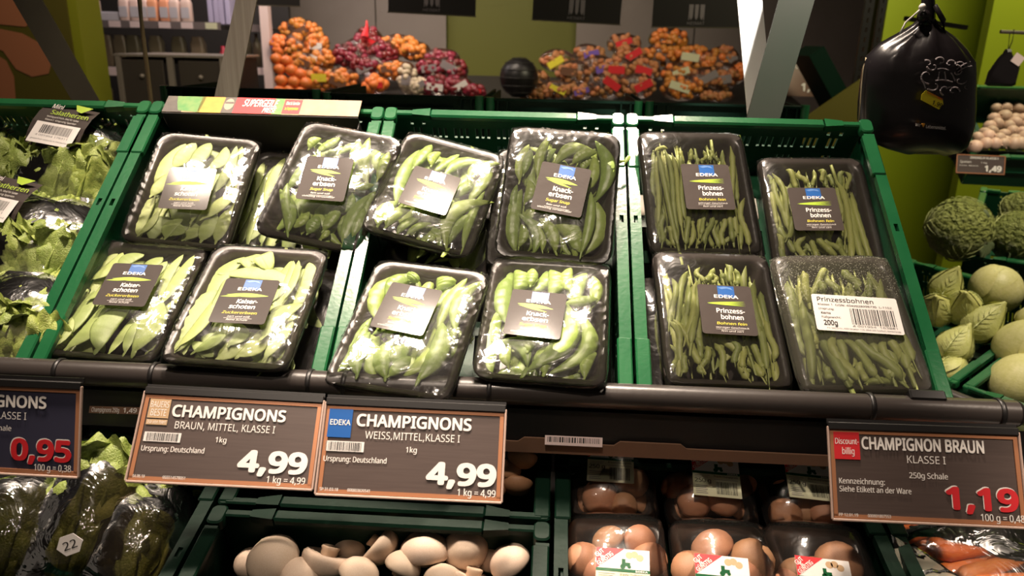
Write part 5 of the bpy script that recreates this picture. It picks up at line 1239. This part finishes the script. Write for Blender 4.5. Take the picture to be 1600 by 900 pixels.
for i, (px, py, rx, ry, kd, lc) in enumerate(NET):
    side = 'left' if px < 780 else 'right'; same = sorted(q[0]*1000+q[1] for q in NET if q[4] == kd and (q[0] < 780) == (px < 780)); pos = same.index(px*1000+py)+1
    ORD = ['first', 'second', 'third', 'fourth', 'fifth', 'sixth', 'seventh', 'eighth', 'ninth', 'tenth', 'eleventh', 'twelfth', 'thirteenth', 'fourteenth', 'fifteenth', 'sixteenth', 'seventeenth', 'eighteenth', 'nineteenth', 'twentieth', 'last', 'last']
    net('net of %s, %s of its kind from the left in the %s heap' % (KN[kd], ORD[pos-1], side), px, py, rx, ry, kd, 5.6-(py-40)*.0055, i, lc, 28 if kd != 'orange' else 12)
for i, (px, py, r_) in enumerate([(437,108,10),(456,110,11),(440,126,11),(460,128,11),(478,130,11),(437,142,10),(452,142,10),(470,144,10),(432,92,10),(448,95,10),(470,116,10)]):
    dp = 4.95; rr = r_/FPX*dp; tag(put('orange', ONIM['orange'], loc=at(px, py, dp), scale=(rr,)*3), 'loose orange beside the white post, ' + ('right at the post' if px < 445 else 'one place in from the post' if px < 465 else 'furthest from the post') + (', upper rows' if py < 120 else ', lower rows'), 'orange', 'loose oranges by the white post')
# net tail in red
tag(MB().tube([at(570, 58, 5.3), at(573, 42, 5.3), at(573, 32, 5.3)], [.03, .012, .006], 6).build('net_tail', M['red']), 'red twisted net tail sticking up over the red onions', 'net tail')
# dark round basket
mb = MB(); mb.sphere((0, 0, 0), 1, 24, 16)
t = thing('round_basket', 'dark round mesh basket between the two onion heaps', 'basket', loc=at(811, 121, 4.95)); mb = MB().sphere((0, 0, 0), .125, 24, 16); mb.build('basket_body', M['blackplastic'], t, smooth=True)
mb = MB()
for k in range(7):
    a = -1.2+k*.4; r_ = .127*math.cos(a); mb.tube([(r_*math.cos(q*PI/10), r_*math.sin(q*PI/10), .127*math.sin(a)) for q in range(21)], .003, 5)
mb.build('basket_weave', M['dark'], t, smooth=True)
# white post, left shelf unit
YS = 4.7
a = atY(418, 70, YS); tag(MB().box((0, 0, 0), (.062, .06, 3.2)).build('white_post', M['whitepost'] if 'whitepost' in M else M['pinkpaper'], loc=(a.x, YS, 1.6)), 'white upright post left of the onion shelf', 'post')
struct('wall_left', MB().box((atY(340, 60, YS+.9).x-1.5, YS+.95, 1.6), (4.2, .05, 3.2)), M['dark'])
def shelf_at(pyl, pxl, pxr, pyr, Y, label, edge='shelfedge', th=.05):
    a, b = atY(pxl, pyl, Y), atY(pxr, pyr, Y); t = thing('shelf_board', label, 'shelf', loc=((a.x+b.x)/2, Y, (a.z+b.z)/2)); W = b.x-a.x
    MB().box((0, .22, -.01), (W, .44, .02)).build('board', M['dark'], t); MB().box((0, 0, 0), (W, .012, th)).build('edge_strip', M[edge], t); return t, W
t, W = shelf_at(35, 122, 345, 42, YS, 'grey-edged shelf of bottles at the upper left')
zt_ = t.location.z
for k, q in enumerate((140, 180, 213, 258, 293, 331)):
    p = atY(q, 35+(q-122)*.03, YS); MB().box((p.x-t.location.x, -.009, 0), (.085, .003, .042)).build('shelf_price_slip', M['pinkpaper' if k < 5 else 'cream'], t)
def bottle(label, px, m, w_px=17, h=.20, row=0, cap=True):
    p = atY(px, 30, YS+.06+row); s_ = w_px/FPX*5.9/2
    t = thing('bottle', label, 'bottle', loc=(p.x, YS+.07+row, zt_+.025)); mb = MB()
    mb.loft([ring(2*s_*k, 2*s_*k*.7, s_*.5*k, z) for k, z in ((.95, 0), (1, .01), (1, h*.62), (.85, h*.72), (.4, h*.80), (.38, h*.84))]); mb.build('bottle_body', M[m], t, smooth=True, ang=50)
    mb = MB(); mb.lathe([(s_*.42, h*.84), (s_*.42, h), (s_*.3, h)], 10); mb.build('bottle_cap', M['paper'], t)
    MB().box((0, -s_*.72, h*.30), (s_*1.5, .002, h*.36)).build('bottle_label', M['lilacgrey'], t); return t
M['lilacgrey'] = mat('grey_paper_label', (.50, .47, .50), .6)
for i, (px, m) in enumerate(((130,'pink'),(149,'pink'),(196,'pink'),(213,'pink'),(240,'peach'),(259,'peach'),(274,'pink'),(292,'pink'),(226,'pink'))):
    bottle('%s toiletry bottle, %s in the row on the upper left shelf' % ('peach' if m == 'peach' else 'pale pink', ['first', 'second', 'third', 'fourth', 'sixth', 'seventh', 'eighth', 'ninth', 'fifth'][i]), px, m, 16)
for i, px in enumerate((333, 342, 350, 360)):
    p = atY(px, 20, YS+.1); tag(MB().box((0, 0, .11), (.035, .14, .22), bev=.003).build('carton', M['lilac'], loc=(p.x, YS+.12, zt_+.012)), 'lilac carton on the upper left shelf, %s of the four from the left' % ('first', 'second', 'third', 'last')[i], 'carton', 'lilac cartons on the upper left shelf')
p = atY(176, 20, YS+.1); tag(MB().box((0, 0, .035), (.13, .10, .07), bev=.004).build('carton', M['lilacgrey'], loc=(p.x, YS+.1, zt_+.012)), 'low grey carton between the pale bottles', 'carton')
t2, W = shelf_at(109, 125, 345, 116, YS, 'pale-edged lower shelf behind the steel cabinet', 'pinkpaper', .06)
z2 = t2.location.z
for i, px in enumerate((140, 168, 190, 210, 245, 280, 310)):
    p = atY(px, 90, YS+.1); tag(MB().loft([ring(.10*k, .08*k, .02, z) for k, z in ((.95, 0), (1, .01), (1, .17), (.8, .20), (.8, .22))]).build('food_jar', M['shadeglass'], loc=(p.x, YS+.12, z2+.03), smooth=True, ang=40), 'dim jar above the steel cabinet, %s from the left' % ('first', 'second', 'third', 'fourth', 'fifth', 'sixth', 'seventh')[i], 'jar', 'dim jars on the lower left shelf')
p = atY(341, 75, YS); tag(MB().lathe([(.03, 0), (.032, .10), (.015, .13), (.014, .16)], 12).build('red_bottle', M['redbottle'], loc=(p.x, YS+.08, z2+.03), smooth=True), 'small red bottle at the right end of the jars', 'bottle')
t3, W = shelf_at(170, 120, 345, 178, YS, 'dark bottom shelf behind the steel cabinet', 'shelfedge', .04)
for i, (px, m) in enumerate(((150, 'orange'), (168, 'shadeglass'))):
    p = atY(px, 150, YS+.1); tag(MB().lathe([(.04, 0), (.042, .12), (.02, .16), (.018, .19)], 12).build('bottle', M[m], loc=(p.x, YS+.1, t3.location.z+.02), smooth=True), ('orange bottle low behind the far left crate' if i == 0 else 'dark glass bottle low behind the far left crate'), 'bottle')
# shelf bits right of strut
t4, W = shelf_at(110, 380, 413, 112, YS+.05, 'short shelf piece between the light strut and the white post', 'pinkpaper', .05)
t5, W = shelf_at(43, 380, 413, 45, YS+.05, 'upper short shelf piece left of the white post', 'shelfedge', .05)
for i, px in enumerate((386, 399)):
    p = atY(px, 95, YS+.15); tag(MB().lathe([(.028, 0), (.028, .16), (.012, .2), (.012, .24)], 12).build('dark_bottle', M['shadeglass'], loc=(p.x, YS+.2, t4.location.z+.02), smooth=True), 'dark bottle on the short shelf left of the white post, the %s one' % ('left', 'right')[i], 'bottle', 'dark bottles by the white post')
# steel cabinet
Yc = 3.6; a, b = atY(181, 84, Yc), atY(352, 88, Yc)
t = thing('steel_cabinet', 'low steel cabinet with two doors behind the left crates', 'cabinet', loc=((a.x+b.x)/2, Yc, 0)); W = b.x-a.x; H = a.z
MB().box((0, .25, H/2-.01), (W, .46, H-.02)).build('body', M['dark'], t); MB().box((0, .24, H-.005), (W+.02, .52, .012)).build('top', M['steel'], t)
for s_, nm in ((-1, 'l'), (1, 'r')):
    d_ = MB().box((s_*W*.27, 0, H/2), (W*.40, .02, H-.06), bev=.003).build('door', M['cabdoor'], t)
    MB().sphere((s_*W*.27-W*.12*s_*0, -.016, H-.12), .014, 10, 8).build('knob', M['steel'], d_, smooth=True)
for x_, w_ in ((-W/2+.015, .03), (0, .035), (W/2-.015, .03)): MB().box((x_, -.008, H/2), (w_, .02, H-.02)).build('post', M['steel'], t)
# green pillar and poster at the far left
a, b = atY(60, 60, 2.9), atY(127, 60, 2.9)
struct('trim_6', MB().box(((a.x+b.x)/2+0, 3.0, 1.6), (b.x-a.x, .2, 3.2)), M['pillar'])
a, b = atY(-140, 60, 2.86), atY(112, 60, 2.86); O6 = Vector(((a.x+b.x)/2, 2.86, a.z)); W = b.x-a.x
t = thing('wall_poster', 'olive poster with large terracotta rounded shapes at the far left', 'poster', loc=O6); MB().box((0, 0, 0), (W, .01, 1.3)).build('poster_sheet', M['posterbg'], t)
def blob(pts):
    ps = [atY(*q, 2.852)-O6 for q in pts]; mb = MB(); n_ = len(ps); mb.add(ps+[p+Vector((0, .004, 0)) for p in ps], [list(range(n_)), [i+n_ for i in range(n_)][::-1]]); return mb.build('terracotta_shape', M['posterorange'], t)
blob([(-60, 20), (-30, -40), (30, -60), (60, -30), (62, 20), (40, 42), (0, 38), (-40, 40)][::-1]); blob([(-40, 60), (0, 45), (35, 52), (60, 66), (80, 100), (76, 115), (50, 120), (25, 108), (5, 80)][::-1]); blob([(-60, 80), (-10, 82), (10, 95), (22, 120), (25, 160), (-60, 170)][::-1])
# right mid background: dark crate with sign, olive steel edge
small_sign('dark red price sign in the dim area right of the struts', (1252, 122), 4.2, (.30, .20), [('SÜSSKARTOFFEL', .1, .9, .25, .1), ('1,99', .5, .9, .85, .2, .04)], 0, 'straw', False)
t = thing('dark_leaning_crate', 'dark crate leaning diagonally in the dim area left of the black bag', 'crate', Matrix.Translation(at(1290, 140, 3.9)) @ Matrix.Rotation(R(-35), 4, 'Y'))
MB().plate(-.03, .05, -.22, .22, .3, [], lambda x, y, th: Vector((x, th, y))).build('crate_side', M['shadegreen'], t)
for k in range(3): MB().box((.052, -.1, -.15+k*.13), (.004, .03, .05)).build('pale_slot', M['cream'], t)
tag(MB().box((0, 0, 0), (.40, .02, .22), Matrix.Rotation(R(-38), 3, 'Y')).build('olive_panel', M['posterbg'], loc=at(1312, 188, 3.7)), 'olive panel with a slanting edge in front of the slotted upright', 'panel')
